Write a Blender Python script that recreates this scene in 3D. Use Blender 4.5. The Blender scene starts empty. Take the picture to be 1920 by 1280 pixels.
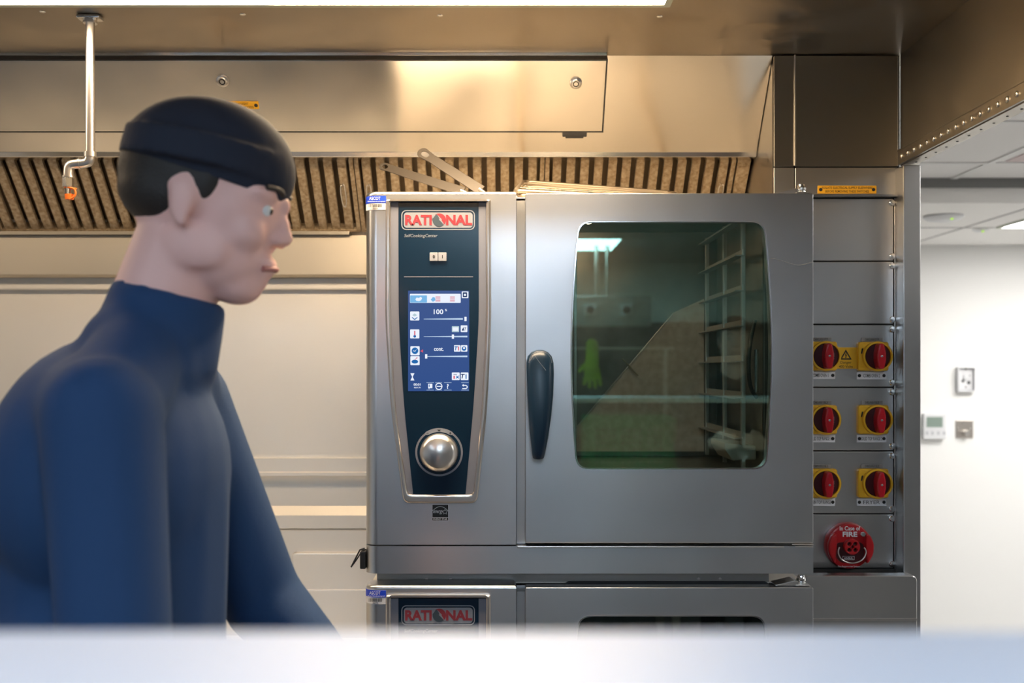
import bpy, bmesh, math, random
from mathutils import Vector, Matrix, noise
random.seed(7)
PI = math.pi
SC = bpy.context.scene
COL = SC.collection
CZ = 1.55           # eye height of the camera (m)
CY = -2.0           # camera y; the oven front is y = 0
F = 2000.0          # focal length in pixels (1920 wide)

# ------------------------------------------------------------------ camera
cam_d = bpy.data.cameras.new('camera'); cam = bpy.data.objects.new('camera', cam_d); COL.objects.link(cam)
cam.location = (0, CY, CZ); cam.rotation_euler = (PI/2, 0, 0)
cam_d.sensor_width = 36; cam_d.lens = 36*F/1920
cam_d.shift_x = 10/1920; cam_d.shift_y = 50/1920
cam_d.clip_start = 0.02
cam_d.dof.use_dof = True; cam_d.dof.focus_distance = 2.02; cam_d.dof.aperture_fstop = 3.8
SC.camera = cam
# ------------------------------------------------------------------ world, exposure
w = bpy.data.worlds.new('world'); SC.world = w; w.use_nodes = True
w.node_tree.nodes['Background'].inputs[0].default_value = (.8, .86, 1, 1)
w.node_tree.nodes['Background'].inputs[1].default_value = 0.25
vs = SC.view_settings; vs.view_transform = 'Standard'; vs.look = 'None'; vs.gamma = 1; vs.exposure = 0.0
vs.use_curve_mapping = False
try:
    SC.cycles.use_denoising = True; SC.cycles.max_bounces = 10; SC.cycles.transparent_max_bounces = 12
    SC.cycles.sample_clamp_indirect = 6
except Exception: pass
HOOD_E = 62.0      # warm strip inside the canopy
ROOM_E = 18.0     # cool ceiling panels in the room
PASS_E = 16.5      # panels in the passage

# ------------------------------------------------------------------ materials
def mat(name, color=(.8, .8, .8), rough=.5, metal=0, **k):
    m = bpy.data.materials.new(name); m.use_nodes = True
    nt = m.node_tree; b = nt.nodes['Principled BSDF']
    b.inputs['Base Color'].default_value = (*color, 1)
    b.inputs['Roughness'].default_value = rough
    b.inputs['Metallic'].default_value = metal
    for kk, v in k.items():
        if kk == 'bump':
            n = nt.nodes.new('ShaderNodeTexNoise'); n.inputs['Scale'].default_value = v[0]; n.inputs['Detail'].default_value = 4
            tc = nt.nodes.new('ShaderNodeTexCoord'); nt.links.new(tc.outputs['Object'], n.inputs['Vector'])
            bp = nt.nodes.new('ShaderNodeBump'); bp.inputs['Strength'].default_value = v[1]; bp.inputs['Distance'].default_value = v[2]
            nt.links.new(n.outputs['Fac'], bp.inputs['Height']); nt.links.new(bp.outputs['Normal'], b.inputs['Normal'])
        elif kk == 'vary':
            n = nt.nodes.new('ShaderNodeTexNoise'); n.inputs['Scale'].default_value = v[0]; n.inputs['Detail'].default_value = 5
            tc = nt.nodes.new('ShaderNodeTexCoord'); nt.links.new(tc.outputs['Object'], n.inputs['Vector'])
            cr = nt.nodes.new('ShaderNodeValToRGB')
            cr.color_ramp.elements[0].color = (*v[1], 1); cr.color_ramp.elements[1].color = (*v[2], 1)
            cr.color_ramp.elements[0].position = .35; cr.color_ramp.elements[1].position = .65
            nt.links.new(n.outputs['Fac'], cr.inputs[0]); nt.links.new(cr.outputs[0], b.inputs['Base Color'])
        else:
            b.inputs[kk].default_value = v
    return m

def steel(name, color=(.62, .62, .61), rough=.32, brush='X', aniso=.55, spread=.10, metal=1.0, blotch=.08, wave=.18):
    """brushed stainless: the grain runs along `brush`"""
    m = bpy.data.materials.new(name); m.use_nodes = True
    nt = m.node_tree; N = nt.nodes.new; L = nt.links.new
    b = nt.nodes['Principled BSDF']
    b.inputs['Metallic'].default_value = metal
    tc = N('ShaderNodeTexCoord')
    mp = N('ShaderNodeMapping'); L(tc.outputs['Object'], mp.inputs[0])
    s = {'X': (2, 300, 300), 'Y': (300, 2, 300), 'Z': (300, 300, 2)}[brush]
    mp.inputs['Scale'].default_value = s
    n1 = N('ShaderNodeTexNoise'); n1.inputs['Scale'].default_value = 1; n1.inputs['Detail'].default_value = 3
    L(mp.outputs[0], n1.inputs['Vector'])
    n2 = N('ShaderNodeTexNoise'); n2.inputs['Scale'].default_value = 4.5; n2.inputs['Detail'].default_value = 5
    L(tc.outputs['Object'], n2.inputs['Vector'])
    a = N('ShaderNodeMath'); a.operation = 'MULTIPLY_ADD'; a.inputs[1].default_value = spread*.3; a.inputs[2].default_value = rough - spread*.15
    L(n1.outputs['Fac'], a.inputs[0])
    a2 = N('ShaderNodeMath'); a2.operation = 'MULTIPLY_ADD'; a2.inputs[1].default_value = blotch*2
    L(n2.outputs['Fac'], a2.inputs[0]); L(a.outputs[0], a2.inputs[2])
    a3 = N('ShaderNodeMath'); a3.operation = 'SUBTRACT'; a3.inputs[1].default_value = blotch; L(a2.outputs[0], a3.inputs[0])
    L(a3.outputs[0], b.inputs['Roughness'])
    cr = N('ShaderNodeMix'); cr.data_type = 'RGBA'
    cr.inputs['A'].default_value = (*[c*.95 for c in color], 1); cr.inputs['B'].default_value = (*[min(1, c*1.04) for c in color], 1)
    mm = N('ShaderNodeMath'); mm.operation = 'ADD'; mm.use_clamp = True
    m1 = N('ShaderNodeMath'); m1.operation = 'MULTIPLY'; m1.inputs[1].default_value = .12; L(n1.outputs['Fac'], m1.inputs[0])
    m2 = N('ShaderNodeMath'); m2.operation = 'MULTIPLY'; m2.inputs[1].default_value = .88; L(n2.outputs['Fac'], m2.inputs[0])
    L(m1.outputs[0], mm.inputs[0]); L(m2.outputs[0], mm.inputs[1]); L(mm.outputs[0], cr.inputs['Factor'])
    L(cr.outputs['Result'], b.inputs['Base Color'])
    n3 = N('ShaderNodeTexNoise'); n3.inputs['Scale'].default_value = 3.2; n3.inputs['Detail'].default_value = 1.5
    L(tc.outputs['Object'], n3.inputs['Vector'])
    bw = N('ShaderNodeBump'); bw.inputs['Strength'].default_value = wave; bw.inputs['Distance'].default_value = .03
    L(n3.outputs['Fac'], bw.inputs['Height']); L(bw.outputs['Normal'], b.inputs['Normal'])
    b.inputs['Anisotropic'].default_value = aniso
    tg = N('ShaderNodeCombineXYZ')
    across = {'X': 'Z', 'Z': 'X', 'Y': 'Z'}[brush]     # highlights stretch across the grain
    for i, ax in enumerate('XYZ'): tg.inputs[i].default_value = 1.0 if ax == across else 0.0
    L(tg.outputs[0], b.inputs['Tangent'])
    return m

def emit(name, color, strength):
    m = bpy.data.materials.new(name); m.use_nodes = True; nt = m.node_tree
    nt.nodes.remove(nt.nodes['Principled BSDF'])
    e = nt.nodes.new('ShaderNodeEmission'); e.inputs[0].default_value = (*color, 1); e.inputs[1].default_value = strength
    nt.links.new(e.outputs[0], nt.nodes['Material Output'].inputs[0])
    return m

def tinted_glass(name, trans, refl, fac, rough=.012):
    m = bpy.data.materials.new(name); m.use_nodes = True; nt = m.node_tree; N = nt.nodes.new; L = nt.links.new
    nt.nodes.remove(nt.nodes['Principled BSDF'])
    t = N('ShaderNodeBsdfTransparent'); t.inputs[0].default_value = (*trans, 1)
    g = N('ShaderNodeBsdfGlossy'); g.inputs['Color'].default_value = (*refl, 1); g.inputs['Roughness'].default_value = rough
    lw = N('ShaderNodeLayerWeight'); lw.inputs[0].default_value = .35
    ma = N('ShaderNodeMath'); ma.operation = 'MULTIPLY_ADD'; ma.use_clamp = True; ma.inputs[1].default_value = .3; ma.inputs[2].default_value = fac
    L(lw.outputs['Fresnel'], ma.inputs[0])
    mx = N('ShaderNodeMixShader'); L(ma.outputs[0], mx.inputs[0]); L(t.outputs[0], mx.inputs[1]); L(g.outputs[0], mx.inputs[2])
    L(mx.outputs[0], nt.nodes['Material Output'].inputs[0])
    return m

M = {}
M['steel_v'] = steel('brushed_steel_vertical', (.62, .61, .60), .31, 'Z', .3, blotch=.03, spread=.04)
M['steel_h'] = steel('brushed_steel_horizontal', (.56, .56, .56), .315, 'X', .4, blotch=.03, spread=.06)
M['door'] = steel('oven_door_steel', (.60, .61, .625), .305, 'X', .3, blotch=.03, spread=.04)
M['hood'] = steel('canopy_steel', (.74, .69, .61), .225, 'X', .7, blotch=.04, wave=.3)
M['hood_side'] = steel('canopy_side_shaded', (.35, .32, .27), .36, 'Y', .4, blotch=.06)  # same steel as the canopy, darkened to paint in its shade
M['hood_top'] = steel('canopy_ceiling_shaded', (.40, .355, .295), .33, 'X', .6, blotch=.04)  # canopy steel again, with the ceiling's shade put into the colour
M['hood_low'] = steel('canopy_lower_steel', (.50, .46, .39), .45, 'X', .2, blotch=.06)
M['wall_steel'] = steel('wall_cladding_steel', (.72, .69, .64), .42, 'X', .4, blotch=.05, metal=.7)
M['dull'] = steel('dull_steel', (.42, .42, .42), .45, 'X', .2)
M['filter'] = mat('greasy_baffle', (.4, .33, .25), .5, .25, vary=(120, (.27, .195, .115), (.44, .355, .25)))
M['filter_dark'] = mat('baffle_back', (.16, .12, .08), .6, .6)
M['plinth'] = mat('plinth_grey', (.42, .41, .39), .45, .4)
M['tool'] = mat('tool_steel', (.055, .045, .035), .42, .3)
M['chrome'] = mat('chrome', (.8, .8, .8), .15, 1)
M['satin'] = mat('satin_metal', (.72, .69, .66), .3, 1)
M['bezel'] = mat('bezel_metal', (.66, .61, .56), .3, 1)
M['black'] = mat('black_plastic', (.012, .012, .014), .4)
M['dark'] = mat('dark_recess', (.05, .045, .04), .6, .3)
M['gasket'] = mat('black_gasket', (.015, .015, .015), .6)
M['panel_blue'] = mat('panel_dark_blue', (.004, .016, .035), .16)
M['panel_grey'] = mat('panel_grey', (.16, .17, .21), .3)
M['handle'] = mat('handle_navy', (.006, .020, .042), .3, **{'Specular IOR Level': .3})
M['white'] = mat('white_paint', (.84, .84, .83), .7, bump=(60, .05, .001))
M['tile'] = mat('ceiling_tile', (.80, .79, .78), .85, bump=(200, .15, .001))
M['tile2'] = mat('smooth_ceiling', (.90, .89, .87), .8)
M['pink'] = mat('insulation_foil', (.62, .49, .49), .6, vary=(14, (.6, .47, .47), (.62, .55, .54)))
M['grid'] = mat('grid_bar', (.75, .75, .74), .5)
M['darkwall'] = mat('dark_wall_lining', (.045, .045, .048), .5)
M['topcover'] = mat('pale_oven_top', (.78, .74, .68), .5, .3)
M['greytrim'] = mat('grey_trim', (.22, .22, .22), .6)
M['floor'] = mat('floor_vinyl', (.14, .14, .14), .45, vary=(90, (.12, .12, .12), (.16, .16, .16)))
M['floor2'] = mat('pale_bounce_floor', (.62, .61, .59), .5, bump=(30, .05, .001))
M['yellow'] = mat('yellow_plastic', (.75, .42, .015), .4)
M['amber'] = mat('amber_label', (.80, .42, .02), .45)
M['red'] = mat('red_plastic', (.42, .004, .012), .3)
M['darkred'] = mat('dark_red_plastic', (.05, .002, .004), .35)
M['firered'] = mat('fire_red', (.40, .006, .010), .28)
M['ink'] = mat('black_ink', (.01, .01, .01), .6)
M['greyink'] = mat('grey_ink', (.10, .10, .10), .6)
M['brownink'] = mat('brown_ink', (.12, .06, .01), .6)
M['paper'] = mat('white_label', (.72, .72, .74), .5)
M['tape'] = mat('grey_tape', (.27, .26, .25), .5)
M['blue'] = mat('blue_label', (.01, .05, .55), .4)
M['logo_red'] = mat('logo_red', (.24, .028, .04), .4)
M['logo_grey'] = mat('logo_grey', (.04, .06, .08), .4)
M['logo_white'] = mat('logo_plate', (.22, .24, .28), .35)
M['key'] = mat('key_grey', (.30, .31, .35), .4)
M['orange'] = mat('orange_cap', (.85, .18, .02), .4)
M['wire'] = mat('rack_wire', (.50, .42, .32), .45, 1)
M['cavity'] = mat('oven_cavity_steel', (.40, .37, .34), .40, 1, vary=(9, (.22, .20, .18), (.36, .33, .30)))
M['sheet'] = mat('spotted_light_patch', (.8, .66, .56), .5, .5, vary=(60, (.74, .58, .48), (.86, .72, .62)))
M['cavity_dark'] = mat('cavity_dark', (.10, .09, .085), .5, .8)
M['glass'] = tinted_glass('door_glass', (.72, .77, .73), (.52, .90, .72), .10, .003)
M['glass2'] = tinted_glass('lower_door_glass', (.3, .34, .3), (.6, .7, .6), .16)
M['skin'] = mat('skin', (.80, .47, .40), .5, **{'Subsurface Weight': .0})
M['jacket'] = mat('navy_cloth', (.008, .040, .115), .85, bump=(180, .3, .001))
M['trouser'] = mat('dark_cloth', (.02, .022, .03), .9)
M['cap'] = mat('cap_cloth', (.012, .016, .03), .85)
M['hair'] = mat('dark_hair', (.018, .013, .01), .6, bump=(300, .5, .002))
M['shoe'] = mat('black_shoe', (.012, .012, .012), .4)
M['eye'] = mat('eye_white', (.7, .7, .68), .2)
M['iris'] = mat('eye_iris', (.04, .025, .015), .2)
M['lip'] = mat('lips', (.42, .15, .13), .45)
M['tshirt'] = mat('black_cloth', (.015, .016, .02), .9)
M['crate'] = mat('green_crate', (.06, .30, .12), .5)
M['glove'] = mat('yellow_glove', (.55, .75, .02), .4)
M['shelf'] = mat('pass_shelf_steel', (.46, .51, .60), .5, .25, bump=(40, .05, .001))
M['lcd'] = mat('lcd_green', (.24, .31, .27), .3)
M['thermo'] = mat('white_plastic', (.72, .73, .75), .4)
M['thermo2'] = mat('plastic_grey_print', (.50, .51, .54), .5)
M['led'] = emit('green_led', (.5, .9, .05), 1.2)
M['hoodlamp'] = emit('canopy_tube', (1.0, .75, .48), HOOD_E)
M['hoodlamp2'] = emit('canopy_tube_dim', (1.0, .76, .52), HOOD_E*.2)
M['roomlamp'] = emit('room_panel', (.66, .82, 1.0), ROOM_E)
M['passlamp'] = emit('passage_panel', (1.0, .97, .93), PASS_E)
M['ovenlamp'] = emit('oven_lamp', (1.0, .72, .48), 75)
M['lampframe'] = mat('lamp_frame', (.55, .60, .50), .4)
# screen contents give off light; the paler top also paints in some reflection
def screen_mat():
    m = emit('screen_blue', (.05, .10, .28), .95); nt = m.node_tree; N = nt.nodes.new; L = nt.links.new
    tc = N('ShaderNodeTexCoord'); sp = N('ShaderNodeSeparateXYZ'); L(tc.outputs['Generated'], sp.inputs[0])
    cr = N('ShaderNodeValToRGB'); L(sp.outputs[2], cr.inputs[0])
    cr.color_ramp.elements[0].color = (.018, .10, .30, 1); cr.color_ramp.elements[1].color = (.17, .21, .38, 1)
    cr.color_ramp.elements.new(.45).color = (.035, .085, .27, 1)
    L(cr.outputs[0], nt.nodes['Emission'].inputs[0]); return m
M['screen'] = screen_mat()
M['s_white'] = emit('screen_white', (.85, .90, 1.0), 1.0)
M['s_line'] = emit('screen_line', (.55, .70, .88), 1.0)
M['s_lblue'] = emit('screen_light_blue', (.20, .48, .80), 1.0)
M['s_blue'] = emit('screen_mid_blue', (.02, .14, .42), 1.0)
M['s_dark'] = emit('screen_ink', (.01, .03, .12), 1.0)
M['s_red'] = emit('screen_red', (.70, .10, .16), 1.0)
M['s_grey'] = emit('screen_grey', (.45, .60, .66), 1.0)

# ------------------------------------------------------------------ object helpers
WL = {}   # world location of each object (all transforms are translations until a thing is turned)
def _link(o, loc, parent=None, label=None):
    COL.objects.link(o); WL[o] = Vector(loc)
    if parent is not None:
        o.parent = parent; o.location = Vector(loc) - WL[parent]
    else: o.location = loc
    if label: o['label'] = label
    return o
def thing(name, loc, label, cat, group=None):
    o = bpy.data.objects.new(name, None); o.empty_display_size = .05
    _link(o, loc); o['label'] = label; o['category'] = cat
    if group: o['group'] = group
    return o
def tag(o, label, cat, group=None, kind=None):
    o['label'] = label; o['category'] = cat
    if group: o['group'] = group
    if kind: o['kind'] = kind
    return o
def struct(o, label=None):
    o['kind'] = 'structure'
    if label: o['label'] = label
    return o
def from_mesh(name, me, m, parent=None, label=None, angle=35, origin=None):
    me.name = name
    if len(me.vertices):
        xs = [v.co for v in me.vertices]
        lo = Vector((min(c.x for c in xs), min(c.y for c in xs), min(c.z for c in xs)))
        hi = Vector((max(c.x for c in xs), max(c.y for c in xs), max(c.z for c in xs)))
        c = (lo+hi)/2 if origin is None else Vector(origin)
        me.transform(Matrix.Translation(-c))
    else: c = Vector()
    me.materials.clear(); me.materials.append(m)
    for p in me.polygons: p.use_smooth = True; p.material_index = 0
    me.set_sharp_from_angle(angle=math.radians(angle))
    o = bpy.data.objects.new(name, me)
    if angle < 100:
        md = o.modifiers.new('weighted_normals', 'WEIGHTED_NORMAL'); md.keep_sharp = True; md.weight = 90
    return _link(o, c, parent, label)

class MB:
    def __init__(s): s.bm = bmesh.new()
    def box(s, a, b, bev=0, seg=2, mtx=None):
        (x0, y0, z0), (x1, y1, z1) = a, b
        r = bmesh.ops.create_cube(s.bm, size=1)
        vs_ = r['verts']
        for v in vs_:
            v.co = Vector((x0+(x1-x0)*(v.co.x+.5), y0+(y1-y0)*(v.co.y+.5), z0+(z1-z0)*(v.co.z+.5)))
        if bev:
            es = list({e for v in vs_ for e in v.link_edges})
            r2 = bmesh.ops.bevel(s.bm, geom=es, offset=bev, segments=seg, affect='EDGES', profile=.5)
            vs_ = list({v for f in r2['faces'] for v in f.verts})
        if mtx is not None: bmesh.ops.transform(s.bm, matrix=mtx, verts=vs_)
        return s
    def cone(s, p0, p1, r0, r1=None, n=20, caps=True):
        r1 = r0 if r1 is None else r1
        p0, p1 = Vector(p0), Vector(p1); d = p1-p0
        q = d.to_track_quat('Z', 'Y').to_matrix().to_4x4()
        bmesh.ops.create_cone(s.bm, cap_ends=caps, segments=n, radius1=max(r0, 1e-5), radius2=max(r1, 1e-5), depth=d.length,
                              matrix=Matrix.Translation((p0+p1)/2) @ q)
        return s
    def ball(s, c, r, u=20, v=14, rot=None):
        mt = Matrix.Translation(c)
        if rot is not None: mt = mt @ rot.to_4x4()
        if isinstance(r, (int, float)): r = (r, r, r)
        mt = mt @ Matrix.Diagonal((*r, 1))
        bmesh.ops.create_uvsphere(s.bm, u_segments=u, v_segments=v, radius=1, matrix=mt)
        return s
    def cap(s, p0, r0, p1, r1, n=16):
        s.cone(p0, p1, r0, r1, n); s.ball(p0, r0, n, 10); s.ball(p1, r1, n, 10); return s
    def lathe(s, prof, c, axis='-Y', n=40):
        """prof: (radius, distance along axis)"""
        ax = {'-Y': (Vector((1, 0, 0)), Vector((0, 0, 1)), Vector((0, -1, 0))), 'Z': (Vector((1, 0, 0)), Vector((0, 1, 0)), Vector((0, 0, 1)))}[axis]
        c = Vector(c); rings = []
        for r, h in prof:
            if r < 1e-6: rings.append([s.bm.verts.new(c+ax[2]*h)])
            else: rings.append([s.bm.verts.new(c+ax[2]*h+(ax[0]*math.cos(t)+ax[1]*math.sin(t))*r) for t in [2*PI*i/n for i in range(n)]])
        for a, b in zip(rings, rings[1:]):
            for i in range(n):
                j = (i+1) % n
                if len(a) == 1 and len(b) == 1: continue
                if len(a) == 1: s.bm.faces.new((a[0], b[j], b[i]))
                elif len(b) == 1: s.bm.faces.new((a[i], a[j], b[0]))
                else: s.bm.faces.new((a[i], a[j], b[j], b[i]))
        bmesh.ops.recalc_face_normals(s.bm, faces=s.bm.faces[:])
        return s
    def prism(s, pts, d0, d1, axis='X', bev=0, seg=2):
        """closed polygon extruded along an axis: X: pts are (y,z); Y: (x,z); Z: (x,y)"""
        def mk(p, d):
            return {'X': (d, p[0], p[1]), 'Y': (p[0], d, p[1]), 'Z': (p[0], p[1], d)}[axis]
        a = [s.bm.verts.new(mk(p, d0)) for p in pts]; b = [s.bm.verts.new(mk(p, d1)) for p in pts]
        n = len(pts); fs = [s.bm.faces.new(a), s.bm.faces.new(b[::-1])]
        for i in range(n):
            j = (i+1) % n; fs.append(s.bm.faces.new((a[j], a[i], b[i], b[j])))
        bmesh.ops.recalc_face_normals(s.bm, faces=fs)
        if bev:
            es = list({e for f in fs for e in f.edges})
            bmesh.ops.bevel(s.bm, geom=es, offset=bev, segments=seg, affect='EDGES', profile=.5)
        return s
    def build(s, name, m, parent=None, label=None, angle=35, remesh=None, smooth=0, origin=None):
        me = bpy.data.meshes.new(name); s.bm.to_mesh(me); s.bm.free()
        if remesh:
            o = bpy.data.objects.new('tmp', me); COL.objects.link(o)
            md = o.modifiers.new('r', 'REMESH'); md.mode = 'VOXEL'; md.voxel_size = remesh; md.use_smooth_shade = True
            if smooth:
                sm = o.modifiers.new('s', 'SMOOTH'); sm.iterations = smooth; sm.factor = .5
            dg = bpy.context.evaluated_depsgraph_get()
            me2 = bpy.data.meshes.new_from_object(o.evaluated_get(dg)); bpy.data.objects.remove(o); bpy.data.meshes.remove(me)
            me = me2; angle = 180
        return from_mesh(name, me, m, parent, label, angle, origin)

def tube(name, pts, r, m, parent=None, label=None, smooth=True, res=4, cyclic=False, angle=60, radii=None, n=None):
    c = bpy.data.curves.new(name, 'CURVE'); c.dimensions = '3D'; c.bevel_depth = r; c.bevel_resolution = res; c.use_fill_caps = True
    sp = c.splines.new('POLY' if not smooth else 'NURBS'); sp.points.add(len(pts)-1)
    for i, p in enumerate(pts):
        sp.points[i].co = (*p, 1)
        if radii: sp.points[i].radius = radii[i]
    sp.use_cyclic_u = cyclic
    if smooth: sp.order_u = 3; sp.use_endpoint_u = True; sp.resolution_u = 8
    o = bpy.data.objects.new('tmp', c); COL.objects.link(o)
    dg = bpy.context.evaluated_depsgraph_get(); me = bpy.data.meshes.new_from_object(o.evaluated_get(dg))
    bpy.data.objects.remove(o)
    return from_mesh(name, me, m, parent, label, angle)

def plate_mesh(loops, y, thick, bev=0, seg=2):
    c = bpy.data.curves.new('c', 'CURVE'); c.dimensions = '2D'; c.fill_mode = 'BOTH'
    c.extrude = max(0, thick/2-bev); c.bevel_depth = bev; c.bevel_resolution = seg
    if bev: c.offset = -bev
    for lp in loops:
        sp = c.splines.new('POLY'); sp.points.add(len(lp)-1)
        for i, p in enumerate(lp): sp.points[i].co = (p[0], p[1], 0, 1)
        sp.use_cyclic_u = True
    o = bpy.data.objects.new('tmp', c); COL.objects.link(o)
    dg = bpy.context.evaluated_depsgraph_get(); me = bpy.data.meshes.new_from_object(o.evaluated_get(dg))
    bpy.data.objects.remove(o)
    me.transform(Matrix.Translation((0, y+thick/2, 0)) @ Matrix.Rotation(PI/2, 4, 'X'))
    bm = bmesh.new(); bm.from_mesh(me); bmesh.ops.remove_doubles(bm, verts=bm.verts[:], dist=1e-6)
    bmesh.ops.recalc_face_normals(bm, faces=bm.faces[:]); bm.to_mesh(me); bm.free()
    return me
def plate(name, loops, y, thick, m, parent=None, label=None, bev=0, seg=2):
    """flat sheet in the XZ plane with holes: loops of (x,z); front face at y, going back `thick`"""
    return from_mesh(name, plate_mesh(loops, y, thick, bev, seg), m, parent, label, 30)

def rrect(x0, z0, x1, z1, r, n=6):
    x0, x1 = min(x0, x1), max(x0, x1); z0, z1 = min(z0, z1), max(z0, z1)
    out = []
    for cx, cz, a0 in ((x1-r, z1-r, 0), (x0+r, z1-r, 90), (x0+r, z0+r, 180), (x1-r, z0+r, 270)):
        for i in range(n+1):
            a = math.radians(a0+90*i/n); out.append((cx+r*math.cos(a), cz+r*math.sin(a)))
    return out
def roundpoly(pts, r, n=6):
    out = []; k = len(pts)
    for i in range(k):
        p = Vector(pts[i]); a = Vector(pts[i-1]); b = Vector(pts[(i+1) % k])
        rr = r[i] if isinstance(r, (list, tuple)) else r
        if rr <= 0: out.append(tuple(p)); continue
        u = (a-p); v = (b-p); rr = min(rr, u.length*.49, v.length*.49); u = p+u.normalized()*rr; v = p+v.normalized()*rr
        for j in range(n+1):
            t = j/n; q = u*(1-t)**2+p*2*t*(1-t)+v*t*t; out.append(tuple(q))
    return out
def circle(cx, cz, r, n=32): return [(cx+r*math.cos(2*PI*i/n), cz+r*math.sin(2*PI*i/n)) for i in range(n)]

def X(px, y=0): return (px-950)*(y-CY)/F
def Z(py, y=0): return CZ+(690-py)*(y-CY)/F
def P(px, py, y=0): return Vector((X(px, y), y, Z(py, y)))

def text(name, body, cx, cz, h, y, m, parent=None, wid=None, bold=0, shear=0, thick=.0004, label=None, space=1):
    c = bpy.data.curves.new(name, 'FONT'); c.body = body; c.size = 1; c.align_x = 'CENTER'
    c.offset = bold; c.shear = shear; c.space_character = space; c.resolution_u = 3
    o = bpy.data.objects.new('tmp', c); COL.objects.link(o)
    dg = bpy.context.evaluated_depsgraph_get(); me = bpy.data.meshes.new_from_object(o.evaluated_get(dg)); bpy.data.objects.remove(o)
    xs = [v.co.x for v in me.vertices]; zs = [v.co.y for v in me.vertices]
    mx, mz = (min(xs)+max(xs))/2, (min(zs)+max(zs))/2
    sz = h/(max(zs)-min(zs)); sx = sz if wid is None else wid/(max(xs)-min(xs))
    for v in me.vertices: v.co = Vector(((v.co.x-mx)*sx+cx, y, (v.co.y-mz)*sz+cz))
    bm = bmesh.new(); bm.from_mesh(me)
    r = bmesh.ops.extrude_face_region(bm, geom=bm.faces[:])
    bmesh.ops.translate(bm, vec=(0, thick, 0), verts=[g for g in r['geom'] if isinstance(g, bmesh.types.BMVert)])
    bmesh.ops.recalc_face_normals(bm, faces=bm.faces[:]); bm.to_mesh(me); bm.free()
    return from_mesh(name, me, m, parent, label, 30)

def copy_tree(o, parent=None, delta=Vector()):
    c = o.copy(); COL.objects.link(c); c.parent = parent
    if parent is None: c.location = o.location+delta
    WL[c] = WL[o]+delta
    for ch in list(KIDS(o)): copy_tree(ch, c, delta)
    return c
def KIDS(o): return [q for q in WL if q.parent == o]

# ================================================================== SETTING
HC = CZ+.66          # canopy ceiling height
MC = CZ+.689         # main suspended ceiling
LC = CZ+.60          # lower passage ceiling
YW = 3.2             # passage end wall
struct(MB().box((-3.6, -5.0, -.1), (4.2, YW+.1, 0)).build('floor', M['floor']))
struct(MB().box((.9, -1.2, -.0), (4.2, YW, .004)).build('floor_bounce', M['floor2']))  # unseen pale floor added to bounce light up to the passage ceiling
struct(MB().box((-3.7, -5.0, 0), (-3.6, YW+.1, 2.5)).build('wall_left', M['white']))
struct(MB().box((4.2, -5.0, 0), (4.3, YW+.1, 2.5)).build('wall_right', M['white']))
struct(MB().box((-3.7, -5.1, 0), (4.3, -5.0, 2.5)).build('wall_rear', M['white']))
struct(MB().box((-3.6, -5.0, 0), (4.2, -4.97, 1.85)).build('trim_rear_dado', M['darkwall']))
struct(MB().box((-3.6, YW, 0), (4.2, YW+.1, 2.5)).build('wall_passage', M['white']))
struct(MB().box((-3.6, -5.0, MC), (4.2, 1.88, MC+.1)).build('ceiling', M['tile']))
struct(MB().box((-3.6, 1.88, LC), (4.2, YW, LC+.2)).build('ceiling_passage', M['tile2']))
struct(MB().box((-3.6, 1.865, CZ+.655), (4.2, 1.88, MC)).build('trim_bulkhead', M['greytrim']))
# suspended grid bars and joints
g = MB()
for y in (1.58, .98, .38): g.box((.86, y-.012, MC-.004), (4.2, y+.012, MC+.001))
for xx in (1.62, 2.22, 2.82): g.box((xx-.012, -1.5, MC-.0045), (xx+.012, 1.865, MC+.0005))
struct(g.build('trim_ceiling_grid', M['grid']))
g = MB()
for y in (2.55,): g.box((.86, y-.003, LC-.002), (4.2, y+.003, LC+.001))
for xx in (1.95, 3.15): g.box((xx-.003, 1.89, LC-.002), (xx+.003, YW, LC+.001))
struct(g.build('trim_passage_joint', M['greytrim']))
struct(MB().box((1.66, 1.12, MC-.0025), (2.19, 1.55, MC+.001)).build('trim_pink_tile', M['pink']), 'ceiling tile with pinkish torn foil facing')

# stainless cladding of the back wall: one folded profile running left-right
def zy(py, y): return (y, Z(py, y))
prof = [zy(513, .60), zy(522, .60), zy(540, .60), zy(543, .602), zy(544, .618), zy(857, .618), zy(859, .600), zy(884, .600), zy(886, .592), zy(892, .592),
        zy(893, .612), zy(908, .618), zy(948, .618), zy(966, .600), zy(990, .600), zy(992, .606), zy(994, .600), zy(1300, .600), (.60, 0), (.75, 0), (.75, HC), (.60, HC)]
struct(MB().prism(prof, -3.6, .5625, 'X').build('wall_back', M['wall_steel']))
# raised box low on the cladding
b = MB().prism(rrect(X(548, .58), Z(1240, .58), -.30, Z(1036, .58), .006), .575, .60, 'Y', .004)
b.prism(rrect(X(552, .57), Z(1238, .57), -.302, Z(1105, .57), .004), .568, .58, 'Y', .003)
struct(b.build('trim_back_box', M['wall_steel']))
# block that carries the switch panel and the hood cheek
struct(MB().box((.5625, .259, 0), (.832, .75, HC)).build('wall_switch_column', M['steel_v']))
struct(MB().box((X(1687, .22), .20, 0), (X(1727, .20), .75, Z(312, .22)), .003).build('trim_corner_post', M['steel_v']))
struct(MB().box((.857, .66, Z(312, .22)), (.858, .75, MC)).build('trim_post_head', M['white']))

# ================================================================== EXTRACTION HOOD
hood = thing('extraction_hood', (-1, 0, HC), 'large stainless canopy hood over the cook line with sloped front box and riveted right skirt', 'extraction hood')
MB().box((-3.59, -.85, HC), (.86, .60, HC+.02)).build('canopy_ceiling', M['hood_top'], hood)
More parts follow.
